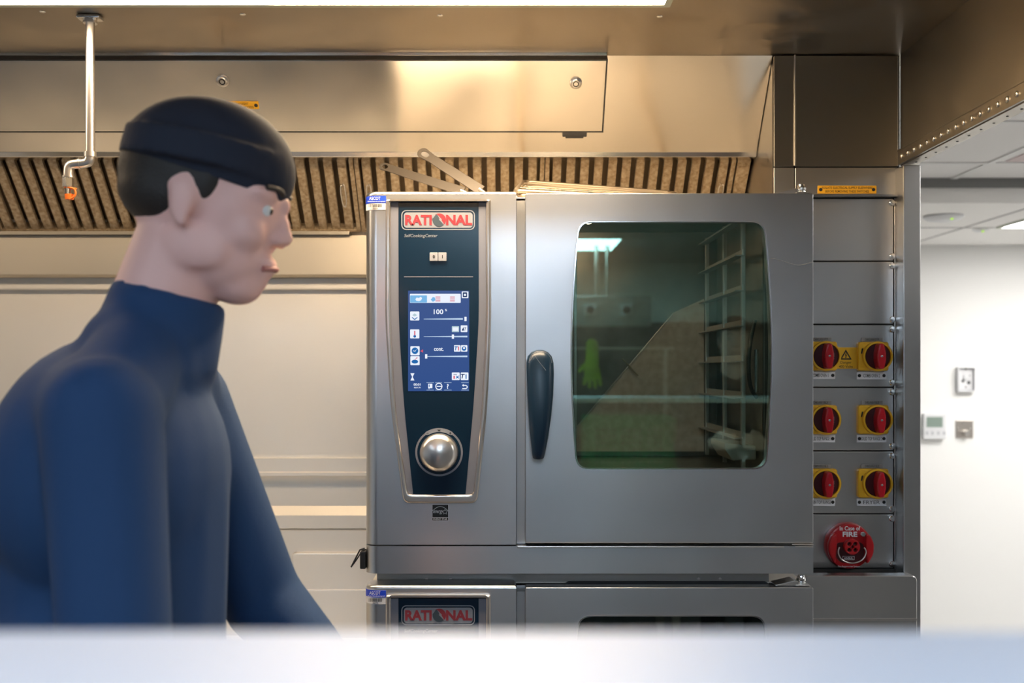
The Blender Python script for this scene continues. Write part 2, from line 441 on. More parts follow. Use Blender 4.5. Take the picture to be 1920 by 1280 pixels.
# plenum box: sloped front face
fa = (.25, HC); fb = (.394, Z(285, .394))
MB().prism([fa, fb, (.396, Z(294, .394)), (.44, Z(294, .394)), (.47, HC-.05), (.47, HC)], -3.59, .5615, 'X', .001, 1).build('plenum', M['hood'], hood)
def slope(px, py):      # point on the sloped face seen at this pixel
    dy = fb[0]-fa[0]; dz = fb[1]-fa[1]
    k = (690-py)/F      # z-CZ = k*(y+2)
    t = (k*(fa[0]+2)-(fa[1]-CZ))/(dz-k*dy)
    y = fa[0]+dy*t
    return Vector((X(px, y), y, CZ+k*(y+2)))
sn = Vector((0, fb[1]-fa[1], -(fb[0]-fa[0]))).normalized()
# access door on the slope, right end at x=1140
tl = slope(1140, 108); bl = slope(1134, 241)
off = sn*.014
d = MB()
a0, a1 = tl.copy(), bl.copy(); xr = tl.x-.004
vv = [(a0.y, a0.z), (a1.y, a1.z), ((a1+off).y, (a1+off).z), ((a0+off).y, (a0+off).z)]
d.prism(vv, -3.5, xr, 'X', .002)
door = d.build('access_door', M['hood'], hood)
dq = (vv[1][0]-vv[0][0], vv[1][1]-vv[0][1]); o3 = sn*.0125
MB().prism([(vv[0][0]-dq[0]*.01, vv[0][1]-dq[1]*.01), (vv[1][0]+dq[0]*.02, vv[1][1]+dq[1]*.02), (vv[1][0]+dq[0]*.02+o3.y, vv[1][1]+dq[1]*.02+o3.z), (vv[0][0]-dq[0]*.01+o3.y, vv[0][1]-dq[1]*.01+o3.z)], -3.5, xr+.0028, 'X').build('door_edge_shadow', M['gasket'], hood)  # black plate behind the door, drawing the shadow line round its edge
lip = slope(1140, 104)
MB().prism([(lip.y-.0, lip.z+.006), (lip.y-.022, lip.z+.001), (lip.y-.02, lip.z-.006), (lip.y+.006, lip.z-.002)], -3.5, xr, 'X', .0015).build('door_hinge_strip', M['hood'], hood)
MB().prism([(fa[0]-.012, HC-.012), (fa[0]-.012, HC+.001), (fa[0]+.004, HC+.001), (fa[0]+.004, HC-.012)], -3.59, X(1137, .25), 'X').build('shadow_gap_strip', M['dark'], hood)  # dark strip standing in for the shade along the ceiling step
def frame_on_slope(c, nrm=sn):
    z = nrm.normalized(); x = Vector((1, 0, 0)); y = z.cross(x).normalized()
    return Matrix.Translation(c) @ Matrix((x, y, z)).transposed().to_4x4()
def on_slope(mb, px, py, lift=.0142):
    mt = frame_on_slope(slope(px, py)+sn*lift)
    bmesh.ops.transform(mb.bm, matrix=mt, verts=mb.bm.verts[:]); return mb
for px, py in ((1079, 150), (420, 146)):
    a = on_slope(MB().lathe([(0, .006), (.008, .006), (.010, .004), (.013, .003), (.0135, 0)], (0, 0, 0), 'Z'), px, py)
    lk = a.build('key_lock', M['satin'], door)
    rg = on_slope(MB().lathe([(.0045, .0058), (.0045, .0068), (.0065, .0068), (.0065, .0058)], (0, 0, 0), 'Z', 24), px, py).build('keyhole_ring', M['ink'], door)
# black catch under the door
for px in (1077, 448):
    c = MB().box((-.027, -.006, -.002), (.027, .006, .014), .002); c.box((-.020, -.011, .004), (.020, -.005, .010), .001)
    on_slope(c, px, 247, 0).build('catch', M['black'], hood, 'black plastic catch')
# cheek right of the plenum and the flat panels beyond it
def flat(name, px0, py0, px1, py1, y, th, m, parent, bev=.0012, r=.002):
    return plate(name, [rrect(X(px0, y), Z(py1, y), X(px1, y), Z(py0, y), r)], y, th, m, parent, None, bev)
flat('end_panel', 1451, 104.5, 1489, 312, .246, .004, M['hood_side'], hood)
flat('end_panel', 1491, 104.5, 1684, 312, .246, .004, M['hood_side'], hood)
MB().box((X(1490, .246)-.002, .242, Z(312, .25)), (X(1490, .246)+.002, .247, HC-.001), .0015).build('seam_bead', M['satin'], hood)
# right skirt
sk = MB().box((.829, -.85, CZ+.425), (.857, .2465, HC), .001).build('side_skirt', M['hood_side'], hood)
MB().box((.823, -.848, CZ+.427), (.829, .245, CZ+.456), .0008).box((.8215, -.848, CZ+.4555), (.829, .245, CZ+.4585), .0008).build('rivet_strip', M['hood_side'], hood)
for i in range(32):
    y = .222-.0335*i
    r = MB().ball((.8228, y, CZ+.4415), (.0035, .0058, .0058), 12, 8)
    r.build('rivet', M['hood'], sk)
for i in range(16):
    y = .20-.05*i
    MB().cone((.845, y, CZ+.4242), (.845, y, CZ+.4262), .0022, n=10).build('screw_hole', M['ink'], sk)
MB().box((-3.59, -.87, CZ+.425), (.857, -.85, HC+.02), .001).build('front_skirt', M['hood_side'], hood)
# gutter and lower panel under the filters
gt = [(.545, Z(432, .56)), (.575, Z(432, .56)), (.575, Z(515, .575)), (.60, Z(517, .60)), (.60, Z(440, .56)), (.597, Z(438, .56)), (.56, Z(440, .56)), (.545, Z(440, .56))]
MB().prism([(.552, Z(440, .552)), (.552, Z(433, .552)), (.60, Z(433, .552)), (.60, Z(440, .552))], -3.59, X(655, .552), 'X', .001).build('grease_gutter', M['hood_side'], hood)
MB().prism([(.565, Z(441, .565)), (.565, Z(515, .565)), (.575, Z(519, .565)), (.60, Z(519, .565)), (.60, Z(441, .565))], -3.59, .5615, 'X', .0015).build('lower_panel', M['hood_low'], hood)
# ceiling screws
for px, py in ((455, 27), (825, 29), (1237, 31), (80, 22)):
    dd = (HC-CZ)*F/(690-py)
    MB().ball((X(px, dd-2), dd-2, HC), (.006, .006, .002), 12, 8).build('ceiling_screw', M['chrome'], hood)

# canopy light fitting recessed in the ceiling
yl = (HC-.008-CZ)*F/(690-13)-2
hl = thing('canopy_light', (X(1255, yl)-.7, yl-.09, HC), 'long bright strip light set in the canopy ceiling at the top edge', 'light fitting')
xe = X(1256, yl)
MB().box((-.42, yl-.20, HC-.006), (xe-.012, yl-.012, HC-.001)).build('diffuser', M['hoodlamp'], hl)
MB().box((-2.2, yl-.20, HC-.006), (-.425, yl-.012, HC-.001)).build('diffuser', M['hoodlamp2'], hl, 'dimmer left length of the diffuser')
fr = MB().box((-2.215, yl-.012, HC-.009), (xe, yl, HC+.0)).box((-2.215, yl-.215, HC-.009), (xe, yl-.20, HC+.0)).box((xe-.012, yl-.20, HC-.009), (xe, yl-.012, HC)).box((-2.215, yl-.20, HC-.009), (-2.2, yl-.012, HC))
fr.build('light_frame', M['lampframe'], hl)

# ------------------------------------------------------------------ baffle filters
ft = Vector((0, .42, Z(288, .42))); fbm = Vector((0, .572, Z(434, .572)))
vdir = (fbm-ft); flen = vdir.length; vdir.normalize(); fn = Vector((1, 0, 0)).cross(vdir); fn = fn if fn.y < 0 else -fn
def fmtx(x): return Matrix.Translation((x, ft.y, ft.z)) @ Matrix((Vector((1, 0, 0)), vdir, fn)).transposed().to_4x4()
FW = 350*2.50/F
def make_filter(x0):
    t = thing('baffle_filter', (x0+FW/2, .5, Z(360, .5)), '', 'baffle filter', 'baffle filters under the canopy')
    mt = fmtx(x0)
    fr = MB().box((.001, 0, -.03), (.011, flen, .001), .001, mtx=mt).box((FW-.011, 0, -.03), (FW-.001, flen, .001), .001, mtx=mt)
    fr.box((.001, -.01, -.03), (FW-.001, .004, .001), 0, mtx=mt).box((.001, flen-.006, -.03), (FW-.001, flen, .001), 0, mtx=mt)
    fr.build('frame', M['filter'], t)
    n = 13; p = (FW-.024)/n; bf = MB(); bk = MB()
    for i in range(n):
        c = .012+p*(i+.5)
        bf.box((c-.0098, 0, -.010), (c-.0082, flen, .0), 0, mtx=mt).box((c+.0082, 0, -.010), (c+.0098, flen, .0), 0, mtx=mt).box((c-.0098, 0, -.002), (c+.0098, flen, .0), .0006, 1, mtx=mt)
        bk.box((c+p/2-.009, 0, -.028), (c+p/2+.009, flen, -.026), 0, mtx=mt)
    bk.box((.01, 0, -.045), (FW-.01, flen, -.043), 0, mtx=mt)
    bf.build('baffles', M['filter'], t); bk.build('rear_baffles', M['filter_dark'], t)
    for hx in (.03, FW-.03):
        pts = []
        for (u, v, ww) in ((0, .08, 0), (0, .08, .012), (.008, .07, .016), (.008, .135, .016), (-.006, .135, .016), (-.006, .07, .016), (0, .08, .010)):
            pts.append(mt @ Vector((hx+u*.8, v, ww)))
        tube('handle', pts, .0017, M['satin'], t, 'thin bent wire lifting handle', res=3)
    return t
fx0 = X(670, .5)
def filt_x(k): return fx0+FW*(k-1)
fl = make_filter(filt_x(-1))
fl['label'] = 'brown baffle filter at far left with the hanging pipe in front of it'
for k, lab in ((0, 'baffle filter behind the face and cap of the person'), (1, 'grease-spotted baffle filter over the upper oven control panel, behind the utensil handles'),
               (2, 'baffle filter over the oven door, behind the tilted wire racks'), (3, 'last baffle filter on the right, partly hidden by the hood end wall')):
    if k == 3: continue
    c = copy_tree(fl, None, Vector((FW*(k+1), 0, 0))); c['label'] = lab
# last one is cut short: a plain filler sheet beside the third
MB().box((0.003, 0, -.03), (.5605-filt_x(3)-.003, flen, 0), .001, mtx=fmtx(filt_x(3))).build('filter_filler', M['filter'], hood)
# ------------------------------------------------------------------ suppression pipe
pp = thing('suppression_pipe', (-.782, .0, HC), 'chrome fire suppression pipe hanging from the canopy, cranked to an orange-capped nozzle', 'pipe')
xp = X(169); zb = Z(290)
MB().cone((xp, 0, zb), (xp, 0, HC), .0085, n=24).build('pipe', M['satin'], pp)
MB().box((xp-.022, -.014, HC-.007), (xp+.022, .014, HC-.0003), .003).cone((xp, 0, HC-.014), (xp, 0, HC-.004), .013).build('ceiling_clamp', M['chrome'], pp)
e = tube('elbow', [(xp, 0, zb+.004), (xp, 0, zb-.012), (xp-.010, 0, zb-.016), (xp-.028, 0, zb-.017), (xp-.039, 0, zb-.019), (xp-.041, 0, zb-.032), (xp-.041, 0, zb-.045)], .0095, M['satin'], pp)
MB().cone((xp, 0, zb-.004), (xp, 0, zb+.005), .0115).cone((xp-.021, 0, zb-.0165), (xp-.018, 0, zb-.0165), .0108).cone((xp-.041, 0, zb-.043), (xp-.041, 0, zb-.040), .011).build('collar', M['satin'], pp)
MB().cone((xp-.041, 0, zb-.060), (xp-.041, 0, zb-.043), .0105, n=6).cone((xp-.041, 0, zb-.074), (xp-.041, 0, zb-.06), .007).build('nozzle', M['chrome'], pp)
MB().cone((xp-.039, 0, zb-.084), (xp-.039, 0, zb-.074), .0075, .0085).box((xp-.046, -.004, zb-.065), (xp-.026, .004, zb-.062), .001).build('nozzle_cap', M['orange'], pp, 'orange rubber blow-off cap')
tube('cap_strap', [(xp-.046, -.005, zb-.062), (xp-.030, -.006, zb-.062), (xp-.024, -.006, zb-.07), (xp-.026, -.006, zb-.08), (xp-.036, -.005, zb-.084)], .0018, M['orange'], pp)

# ================================================================== SIGNS ON THE HOOD
def sign(name, px0, py0, px1, py1, y, lines, m, ink, label, screws=True, hgt=None, cat='sign', inset=.0, bold=.01):
    s = 1/ (F/(y+2)); t = thing(name, ((X(px0, y)+X(px1, y))/2, y, Z(py1, y)), label, cat)
    plate('plate', [rrect(X(px0, y), Z(py1, y), X(px1, y), Z(py0, y), .0008)], y-.0015, .0015, m, t, None, .0003)
    n = len(lines); h = (py1-py0)*s; cw = (X(px1, y)-X(px0, y))
    for i, (tx, wf, cf) in enumerate(lines):
        zc = Z(py1, y)+h*(1-(i+.5)/n*.9-.05)
        text('lettering', tx, X(px0, y)+cw*(.5+cf), zc, h/n*.58, y-.0018, ink, t, cw*wf, bold)
    if screws:
        for fx in ((.05, .95) if screws is True else screws):
            MB().lathe([(0, .001), (.003, .0008), (.0036, 0)], (X(px0, y)+cw*fx, y-.0015, Z((py0+py1)/2, y)), '-Y', 16).build('screw', M['ink'], t)
    return t
us = sign('warning_sign', 392, 184, 487, 199, .0, [('RATIONAL - UV LIGHT', .55, .03), ('NO UNAUTHORISED ACCESS', .80, .0)], M['amber'], M['brownink'],
          'small amber warning plate on the hood access door above the person', screws=(.95,))
# move it onto the slope
tgt = slope(440, 191.5)+sn*.0143
c0 = Vector((X(439.5), 0, Z(191.5)))
ang = math.atan2(fb[0]-fa[0], fa[1]-fb[1])
sc_ = (tgt.y+2)/2
for ch in KIDS(us):
    ch.data = ch.data.copy()
rotm = Matrix.Translation(tgt) @ Matrix.Rotation(ang, 4, 'X') @ Matrix.Scale(sc_, 4) @ Matrix.Translation(-c0)
for ch in KIDS(us):
    wm = Matrix.Translation(WL[ch]); ch.data.transform(rotm @ wm); ch.location = -WL[us]; 
us.location = us.location
sign('warning_sign', 1533, 348, 1643, 363, .246, [('ISOLATE ELECTRICAL SUPPLY ELSEWHERE', .86, 0), ('BEFORE REMOVING THESE SWITCHES', .74, 0)], M['amber'], M['brownink'],
     'amber isolate-supply plate on the steel panel above the rotary switches')

# ================================================================== SWITCH PANEL
YP = .246
sp = thing('switch_panel', (X(1600, YP), YP, Z(1070, YP)), 'tall stainless isolator panel of stacked screwed plates right of the ovens', 'switch panel')
flat('head_plate', 1451, 314, 1489, 366, YP, .004, M['steel_v'], sp)
flat('head_plate', 1491, 314, 1684, 366, YP, .004, M['steel_v'], sp)
MB().box((.5628, .2545, .9), (.8285, .2585, HC-.001)).build('backing', M['dark'], sp)
rows = [371, 489.5, 608, 726, 845, 963, 1066]
for i, (a, b_) in enumerate(zip(rows, rows[1:])):
    pl = flat('cover_plate', 1452, a+1.2, 1675, b_-1.2, YP+.002, .0035, M['steel_v'], sp)
    for py in (a+9, b_-9):
        for px in (1673,):
            c = P(px, py, YP)
            s_ = MB().lathe([(0, .004), (.0022, .0036), (.0024, .0026), (.0052, .0024), (.0066, .001), (.0068, -.001)], c, '-Y', 24)
            s_.build('screw', M['chrome'], pl)
flat('edge_strip', 1677, 371, 1685, 1070, YP+.001, .004, M['satin'], sp, .001, .001)
MB().box((X(1452, YP), YP-.014, Z(370, YP)), (X(1680, YP), YP+.004, Z(366, YP)), .001).build('drip_edge', M['steel_h'], sp)
MB().box((X(1452, YP), YP-.002, Z(1073, YP)), (X(1680, YP), YP+.004, Z(1067, YP)), .001).build('bottom_gap', M['dark'], sp)

def isolator(cx, cy):
    """rotary isolator, plate centre at pixel (cx,cy) in the panel plane"""
    y = YP; k = (y+2)/F; c = P(cx, cy, y)
    t = thing('rotary_isolator', c, '', 'isolator switch', 'rotary isolator switches')
    plate('base_plate', [rrect(c.x-28.5*k, c.z-27*k, c.x+28.5*k, c.z+27*k, .005)], y-.012, .016, M['yellow'], t, None, .003)
    cc = c+Vector((6*k, 0, 0))
    MB().lathe([(27.8*k, .008), (28.3*k, .016), (27.5*k, .020), (24.2*k, .020), (23.5*k, .012)], cc, '-Y', 48).build('collar_ring', M['yellow'], t)
    MB().lathe([(0, .017), (22.5*k, .017), (24*k, .015), (24*k, .010)], cc, '-Y', 48).build('dial', M['darkred'], t)
    w2 = 8.5*k; hh = 23.5*k
    shp = [(-w2*.55, hh), (w2*.55, hh), (w2, hh*.3), (w2, -hh*.3), (w2*.6, -hh), (-w2*.6, -hh), (-w2, -hh*.3), (-w2, hh*.3)]
    kn = plate('knob', [roundpoly([(cc.x+a, cc.z+b) for a, b in shp], .004)], y-.042, .026, M['red'], t, None, .004)
    MB().lathe([(0, .0435), (.0022, .043), (.003, .0415)], cc, '-Y', 14).build('knob_screw', M['chrome'], kn)
    wx = cc.x+12*k
    wp = plate('window_tag', [rrect(wx-2.8*k, cc.z-5.6*k, wx+2.8*k, cc.z+5.6*k, .0005)], y-.0185, .0015, M['tape'], t, 'pale on-indicator tag')
    text('lettering', 'I', wx, cc.z+2*k, 3*k, y-.0188, M['ink'], wp); text('lettering', 'ON', wx, cc.z-2.6*k, 2.6*k, y-.0188, M['ink'], wp, bold=.02)
    kx, kz = cc.x-28*k, cc.z+10*k
    plate('key_slot', [roundpoly([(kx-2*k, kz-5*k), (kx+.5*k, kz-5*k), (kx+2.5*k, kz+5*k), (kx, kz+5*k)], .0006)], y-.0124, .001, M['ink'], t)
    return t
iso0 = isolator(1634.5, 668)
cells = [(1538.5, 667.5, 'COMBI OVEN 1', 'DB02/05/1TP', 'yellow and red rotary isolator left of the danger sign, half hidden by the oven edge'),
         (1634.5, 786, 'SOLID TOP RANGE 2', 'DB2/05/1SL2', 'yellow and red rotary isolator, middle one of the right column'),
         (1538.5, 786, 'SOLID TOP RANGE 1', 'DB2/05/1SL2', 'yellow and red rotary isolator, middle one of the left column beside the oven'),
         (1634.5, 905, 'FRYER', 'DB02/05/1SL2', 'yellow and red rotary isolator, lowest of the right column over the FRYER tag'),
         (1538.5, 905, 'OPEN TOP RANGE', 'DB02/05/1SL2', 'yellow and red rotary isolator, lowest of the left column beside the oven')]
iso0['label'] = 'yellow and red rotary isolator right of the danger sign, top of the right column'
allc = [(1634.5, 668, 'COMBI OVEN 2', 'DB02/05/2TP', '')]+cells
kk = (YP+2)/F
for cx, cy, nm, tp, lb in cells:
    c = copy_tree(iso0, None, Vector(((cx-1634.5)*kk, 0, -(cy-668)*kk))); c['label'] = lb
for cx, cy, nm, tp, lb in allc:
    pos = ('top', 'middle', 'bottom')[0 if cy < 700 else 1 if cy < 850 else 2]+(' left' if cx < 1600 else ' right')
    ps = sign('name_plate', cx-28.5, cy+29, cx+27, cy+43, YP, [(nm, .62 if len(nm) < 14 else .80, 0)], M['paper'], M['greyink'],
              'white engraved tag reading %s under the %s isolator' % (nm, pos), screws=(.09, .92), cat='name plate', bold=.005)
    ps['group'] = 'engraved tags under the isolators'
    for ch in KIDS(ps):
        if ch.name.startswith('lettering'):
            ch.scale = (.9, 1, .8)
    tt = sign('tape_label', cx-20, cy-35, cx+20, cy-28, YP, [(tp, .66, 0)], M['tape'], M['ink'],
              'tiny grey printed circuit tape above the %s isolator' % pos, screws=False, cat='label', bold=.01)
    tt['group'] = 'circuit tape labels above the isolators'
# danger sign
ds = thing('danger_sign', P(1586, 691, YP), 'yellow Danger 400 Volts sign with lightning triangle between two isolators', 'sign')
plate('plate', [rrect(X(1566.5, YP), Z(691, YP), X(1607, YP), Z(651, YP), .001)], YP-.0015, .0015, M['yellow'], ds, None, .0003)
tri = [(X(1574.5, YP), Z(674, YP)), (X(1596.5, YP), Z(674, YP)), (X(1585.5, YP), Z(655, YP))]
tin = [(X(1578.3, YP), Z(671.6, YP)), (X(1592.7, YP), Z(671.6, YP)), (X(1585.5, YP), Z(659.5, YP))]
plate('warning_triangle', [roundpoly(tri, .001), tin], YP-.002, .0006, M['ink'], ds)
bolt = [(1585.8, 661), (1583.6, 666.6), (1585.6, 666.2), (1584.6, 669), (1583.8, 669), (1585.4, 671.3), (1587.2, 668.9), (1586.1, 669), (1587.6, 664.6), (1585.6, 665), (1587, 661.3)]
plate('lightning_bolt', [[(X(a, YP), Z(b_, YP)) for a, b_ in bolt]], YP-.002, .0006, M['ink'], ds)
text('lettering', 'Danger', X(1585.5, YP), Z(680, YP), .0068, YP-.0018, M['brownink'], ds, .023, .01)
text('lettering', '400 Volts', X(1585.5, YP), Z(687, YP), .0058, YP-.0018, M['brownink'], ds, .029, .01)

# fire suppression pull station
fc = P(1587, 1021, YP); k = (YP+2)/F
fs = thing('fire_pull_station', fc, 'round red fire suppression pull station low on the switch panel', 'fire alarm')
MB().lathe([(43*k, 0), (43.5*k, .012), (41*k, .020), (36*k, .022), (0, .022)], fc, '-Y', 56).build('housing', M['firered'], fs)
for sgn in (-1, 1):
    g_ = [(sgn*27, 26), (sgn*36, 22), (sgn*42.5, 6), (sgn*41.5, -12), (sgn*33, -28), (sgn*29, -30), (sgn*27.5, -14), (sgn*26, 6)]
    plate('side_guard', [roundpoly([(fc.x+a*k, fc.z+b_*k) for a, b_ in g_], .006)], YP-.034, .014, M['firered'], fs, None, .004)
plate('recess', [roundpoly([(fc.x+a*k, fc.z+b_*k) for a, b_ in ((-25, 8), (25, 8), (27, -18), (18, -30), (-18, -30), (-27, -18))], .01)], YP-.0226, .001, M['darkred'], fs)
wheel = plate('wheel', [circle(fc.x+1*k, fc.z+1*k, 14.5*k)]+[circle(fc.x+1*k+7.8*k*math.cos(math.radians(t)), fc.z+1*k+7.8*k*math.sin(math.radians(t)), 3.8*k, 16) for t in (45, 135, 225, 315)]+[circle(fc.x+k, fc.z+k, 3*k, 16)], YP-.036, .012, M['firered'], fs, None, .0015)
pts = [fc+Vector((a*k, -.037, b_*k)) for a, b_ in ((-23, 1), (-26, -4), (-25, -14), (-18, -24), (0, -30), (18, -24), (25, -14), (26, -4), (22, 0))]
tube('pull_ring', pts, 1.3*k, M['satin'], fs, 'silver wire pull handle')
MB().lathe([(0, .034), (3.8*k, .033), (4.6*k, .030), (4.6*k, .022)], fc+Vector((22*k, 0, 24*k)), '-Y', 20).build('bolt', M['chrome'], fs)
text('lettering', 'In Case of', fc.x-0*k, fc.z+34*k, 8*k, YP-.0235, M['paper'], fs, 38*k, .012)
text('lettering', 'FIRE', fc.x+0*k, fc.z+23*k, 9.5*k, YP-.0235, M['paper'], fs, 27*k, .03)
text('lettering', 'ANSUL', fc.x-3*k, fc.z-21*k, 3.6*k, YP-.025, M['paper'], fs, 17*k, .02)
bx = (fc.x-14*k, fc.z-24.5*k, fc.x+8*k, fc.z-17.5*k)
plate('maker_outline', [rrect(*bx, .0005), rrect(bx[0]+.6*k, bx[1]+.6*k, bx[2]-.6*k, bx[3]-.6*k, .0004)], YP-.0245, .0006, M['paper'], fs)
text('lettering', 'Fire Suppression System', fc.x-2*k, fc.z-37*k, 3.6*k, YP-.0235, M['paper'], fs, 40*k, .01)

# counter upstand at the foot of the panel
cu = thing('counter_upstand', P(1620, 1160, .16), 'low stainless counter end with rounded corner under the red pull station', 'counter')
plate('upstand', [roundpoly([(X(1452, .16), Z(1300, .16)), (X(1720, .16), Z(1300, .16)), (X(1720, .16), Z(1079, .16)), (X(1452, .16), Z(1079, .16))], [0, 0, .012, 0])], .16, .035, M['steel_h'], cu, None, .003)
plate('rim', [roundpoly([(X(1452, .158), Z(1163, .158)), (X(1719, .158), Z(1163, .158)), (X(1719, .158), Z(1159, .158)), (X(1452, .158), Z(1159, .158))], .0008)], .1565, .004, M['satin'], cu)
MB().box((X(1452, .16), .155, .9), (X(1719, .16), .195, Z(1290, .16)), .003).build('worktop', M['steel_h'], cu)
MB().box((X(1460, .16), .17, 0), (X(1700, .16), .19, .9), .003).build('base', M['steel_v'], cu)

# ================================================================== COMBI OVENS
def window_loop(inset=0, cy=None):
    L_ = [(1086, 415), (1260, 415), (1434, 415)]
    pts = []
    # sides bulge: top half-width 174 (x 1086..1434 about 1259), middle 187, bottom 177
    def side(t):   # t 0 top .. 1 bottom
        return 174+ (187-174)*math.sin(PI*min(1, t*1.02))**.9 + (178-174)*t*0 
    top, bot = 415+inset, 879-inset; cx = 1259
    def hw(py):
        t = (py-415)/(464.0)
        return (174*(1-t)+178*t)+12*math.sin(PI*t)-inset
    r = 24; out = []
    n = 18
    # go clockwise in pixel space starting top-left after corner
    def corner(p0, pc, p1, n=7):
        return [((1-j/n)**2*p0[0]+2*(j/n)*(1-j/n)*pc[0]+(j/n)**2*p1[0], (1-j/n)**2*p0[1]+2*(j/n)*(1-j/n)*pc[1]+(j/n)**2*p1[1]) for j in range(n+1)]
    tr = hw(top); br = hw(bot)
    out += corner((cx+tr-r, top), (cx+tr, top), (cx+hw(top+r), top+r))
    out += [(cx+hw(top+r+(bot-top-2*r)*i/n), top+r+(bot-top-2*r)*i/n) for i in range(1, n)]
    out += corner((cx+hw(bot-r), bot-r), (cx+br, bot), (cx+br-r, bot))
    out += corner((cx-br+r, bot), (cx-br, bot), (cx-hw(bot-r), bot-r))
    out += [(cx-hw(bot-r-(bot-top-2*r)*i/n), bot-r-(bot-top-2*r)*i/n) for i in range(1, n)]
    out += corner((cx-hw(top+r), top+r), (cx-tr, top), (cx-tr+r, top))
    return [(X(a), Z(b)) for a, b in out]

def make_oven(dz, label, lower=False):
    def xz(a, b): return (X(a), Z(b)+dz)
    t = thing('combi_oven', (X(1105), .38, Z(1075)+dz), label, 'combi oven')
    x0, x1 = X(684), X(1525)
    H0 = Z(1075)+dz; HT = Z(358)+dz
    # carcass: left service box, cavity tub, base
    body = MB()
    body.box((x0+.004, .03, H0+.055), (X(985)-.02, .52, HT-.006), .004)
    body.build('cabinet', M['steel_v'], t)
    cx0, cx1, cy0, cy1 = .125, .492, .045, .50; cz0, cz1 = Z(848, .6)+dz, Z(690)+.318+dz
    sh = MB()
    sh.box((X(968)+.0, .05, cz1+.004), (x1-.002, .515, HT-.010)).box((cx1+.004, .05, H0+.055), (x1-.002, .515, cz1+.004)).box((X(968)+.001, .05, H0+.055), (cx1+.004, .515, cz0-.004)).box((cx0-.06, .50+.004, cz0-.004), (cx1+.004, .52, cz1+.004)).box((X(968)+.001, .05, cz0-.004), (cx0-.004, .515, cz1+.004))
    sh.build('cavity_housing', M['dull'], t)
    cv = MB()
    cv.box((cx0, cy1, cz0), (cx1, cy1+.003, cz1)).box((cx1, cy0, cz0), (cx1+.003, cy1, cz1)).box((cx0-.003, cy0, cz0), (cx0, cy1, cz1)).box((cx0, cy0, cz0-.003), (cx1, cy1, cz0)).box((cx0, cy0, cz1), (cx1, cy1, cz1+.003))
    cv.build('cavity', M['cavity'], t)
    MB().box((x0+.006, .05, HT-.0058), (x1-.002, .52, HT-.0042)).build('top_bounce_sheet', M['topcover'], t)  # unseen pale sheet added so the hood face mirrors a bright oven top
    plate('cavity_gasket', [rrect(cx0-.014, cz0-.012, cx1+.012, cz1+.012, .01), rrect(cx0, cz0, cx1, cz1, .008)], .045, .006, M['gasket'], t)
    if not lower:
        MB().ball((cx0+.035, .10, cz1-.02), (.02, .02, .014)).build('oven_lamp', M['ovenlamp'], t)
    # left front panel, plan profile with a big rounded left edge, top edge rolled back
    def planprof(xa, xb, yf, r=.024, back=.05):
        pr = []
        for i in range(9):
            a = PI/2*i/8; pr.append((xa+r-r*math.cos(a), yf+r-r*math.sin(a)))
        return pr+[(xb, yf), (xb, back), (xa, back)]
    fp = MB().prism(planprof(x0, X(968), .0), Z(1021)+dz, Z(358)+dz, 'Z')
    # round the top edge
    es = [e_ for e_ in fp.bm.edges if all(abs(v.co.z-(Z(358)+dz)) < 1e-5 for v in e_.verts) and min(v.co.y for v in e_.verts) < .03]
    bmesh.ops.bevel(fp.bm, geom=es, offset=.007, segments=4, affect='EDGES', profile=.5)
    fp.build('front_panel', M['door'], t)
    br = MB().prism(planprof(x0, x1, .0), Z(1075)+dz, Z(1023.5)+dz, 'Z'); br.build('base_rail', M['door'], t)
    MB().box((X(968)+.001, .02, Z(1022)+dz), (X(986), .045, HT-.015)).build('door_gap', M['dull'], t)
    MB().box((X(970), -.002, Z(1027)+dz), (X(1470), .01, Z(1023.6)+dz), .001).build('drip_tray', M['satin'], t)
    # recessed plinth
    MB().box((X(700), .055, Z(1097)+dz-.0055), (X(1455), .50, H0-.0005)).build('plinth', M['plinth'], t)
    for px in (800, 845, 1310, 1350):
        MB().ball((X(px, .055), .0545, Z(1085, .055)+dz), (.003, .0015, .003), 10, 8).build('plinth_rivet', M['satin'], t)
    # ------------ door
    wl = [(a, b+dz) for a, b in window_loop()]
    outer = rrect(X(985), Z(1018)+dz, X(1525), Z(362)+dz, .003, 3)
    dr = plate('door', [outer, wl], 0, .030, M['door'], t, None, .0015)
    wi = [(a, b+dz) for a, b in window_loop(3.0)]
    plate('window_trim', [[(a, b+dz) for a, b in window_loop(-.6)], [(a, b+dz) for a, b in window_loop(1.6)]], -.0008, .003, M['chrome'], dr)
    wo = [(a, b+dz) for a, b in window_loop(-2)]
    plate('door_glass', [wo], .004, .0012, M['glass2'] if lower else M['glass'], dr)
    if not lower:
        tube('scratch', [(X(a_), -.0003, Z(b_)) for a_, b_ in ((1444, 484), (1458, 486), (1475, 492), (1490, 497), (1505, 497), (1524, 491))], .00035, M['greytrim'], dr, 'thin curved hairline scratch')
    # door handle
    hp = MB(); hx = X(1013.5)
    # (py, left px, right px, bulge y)
    secs = [(656, 1005, 1019, -.020), (660, 996, 1027, -.028), (668, 989, 1034, -.034), (680, 986.5, 1037, -.038), (700, 987, 1037.5, -.042), (740, 988, 1036, -.048), (780, 990.5, 1032, -.050), (820, 994, 1026.5, -.048), (848, 997, 1021, -.044), (856, 998.5, 1019, -.040), (858, 1001, 1016, -.036)]
    rings = []
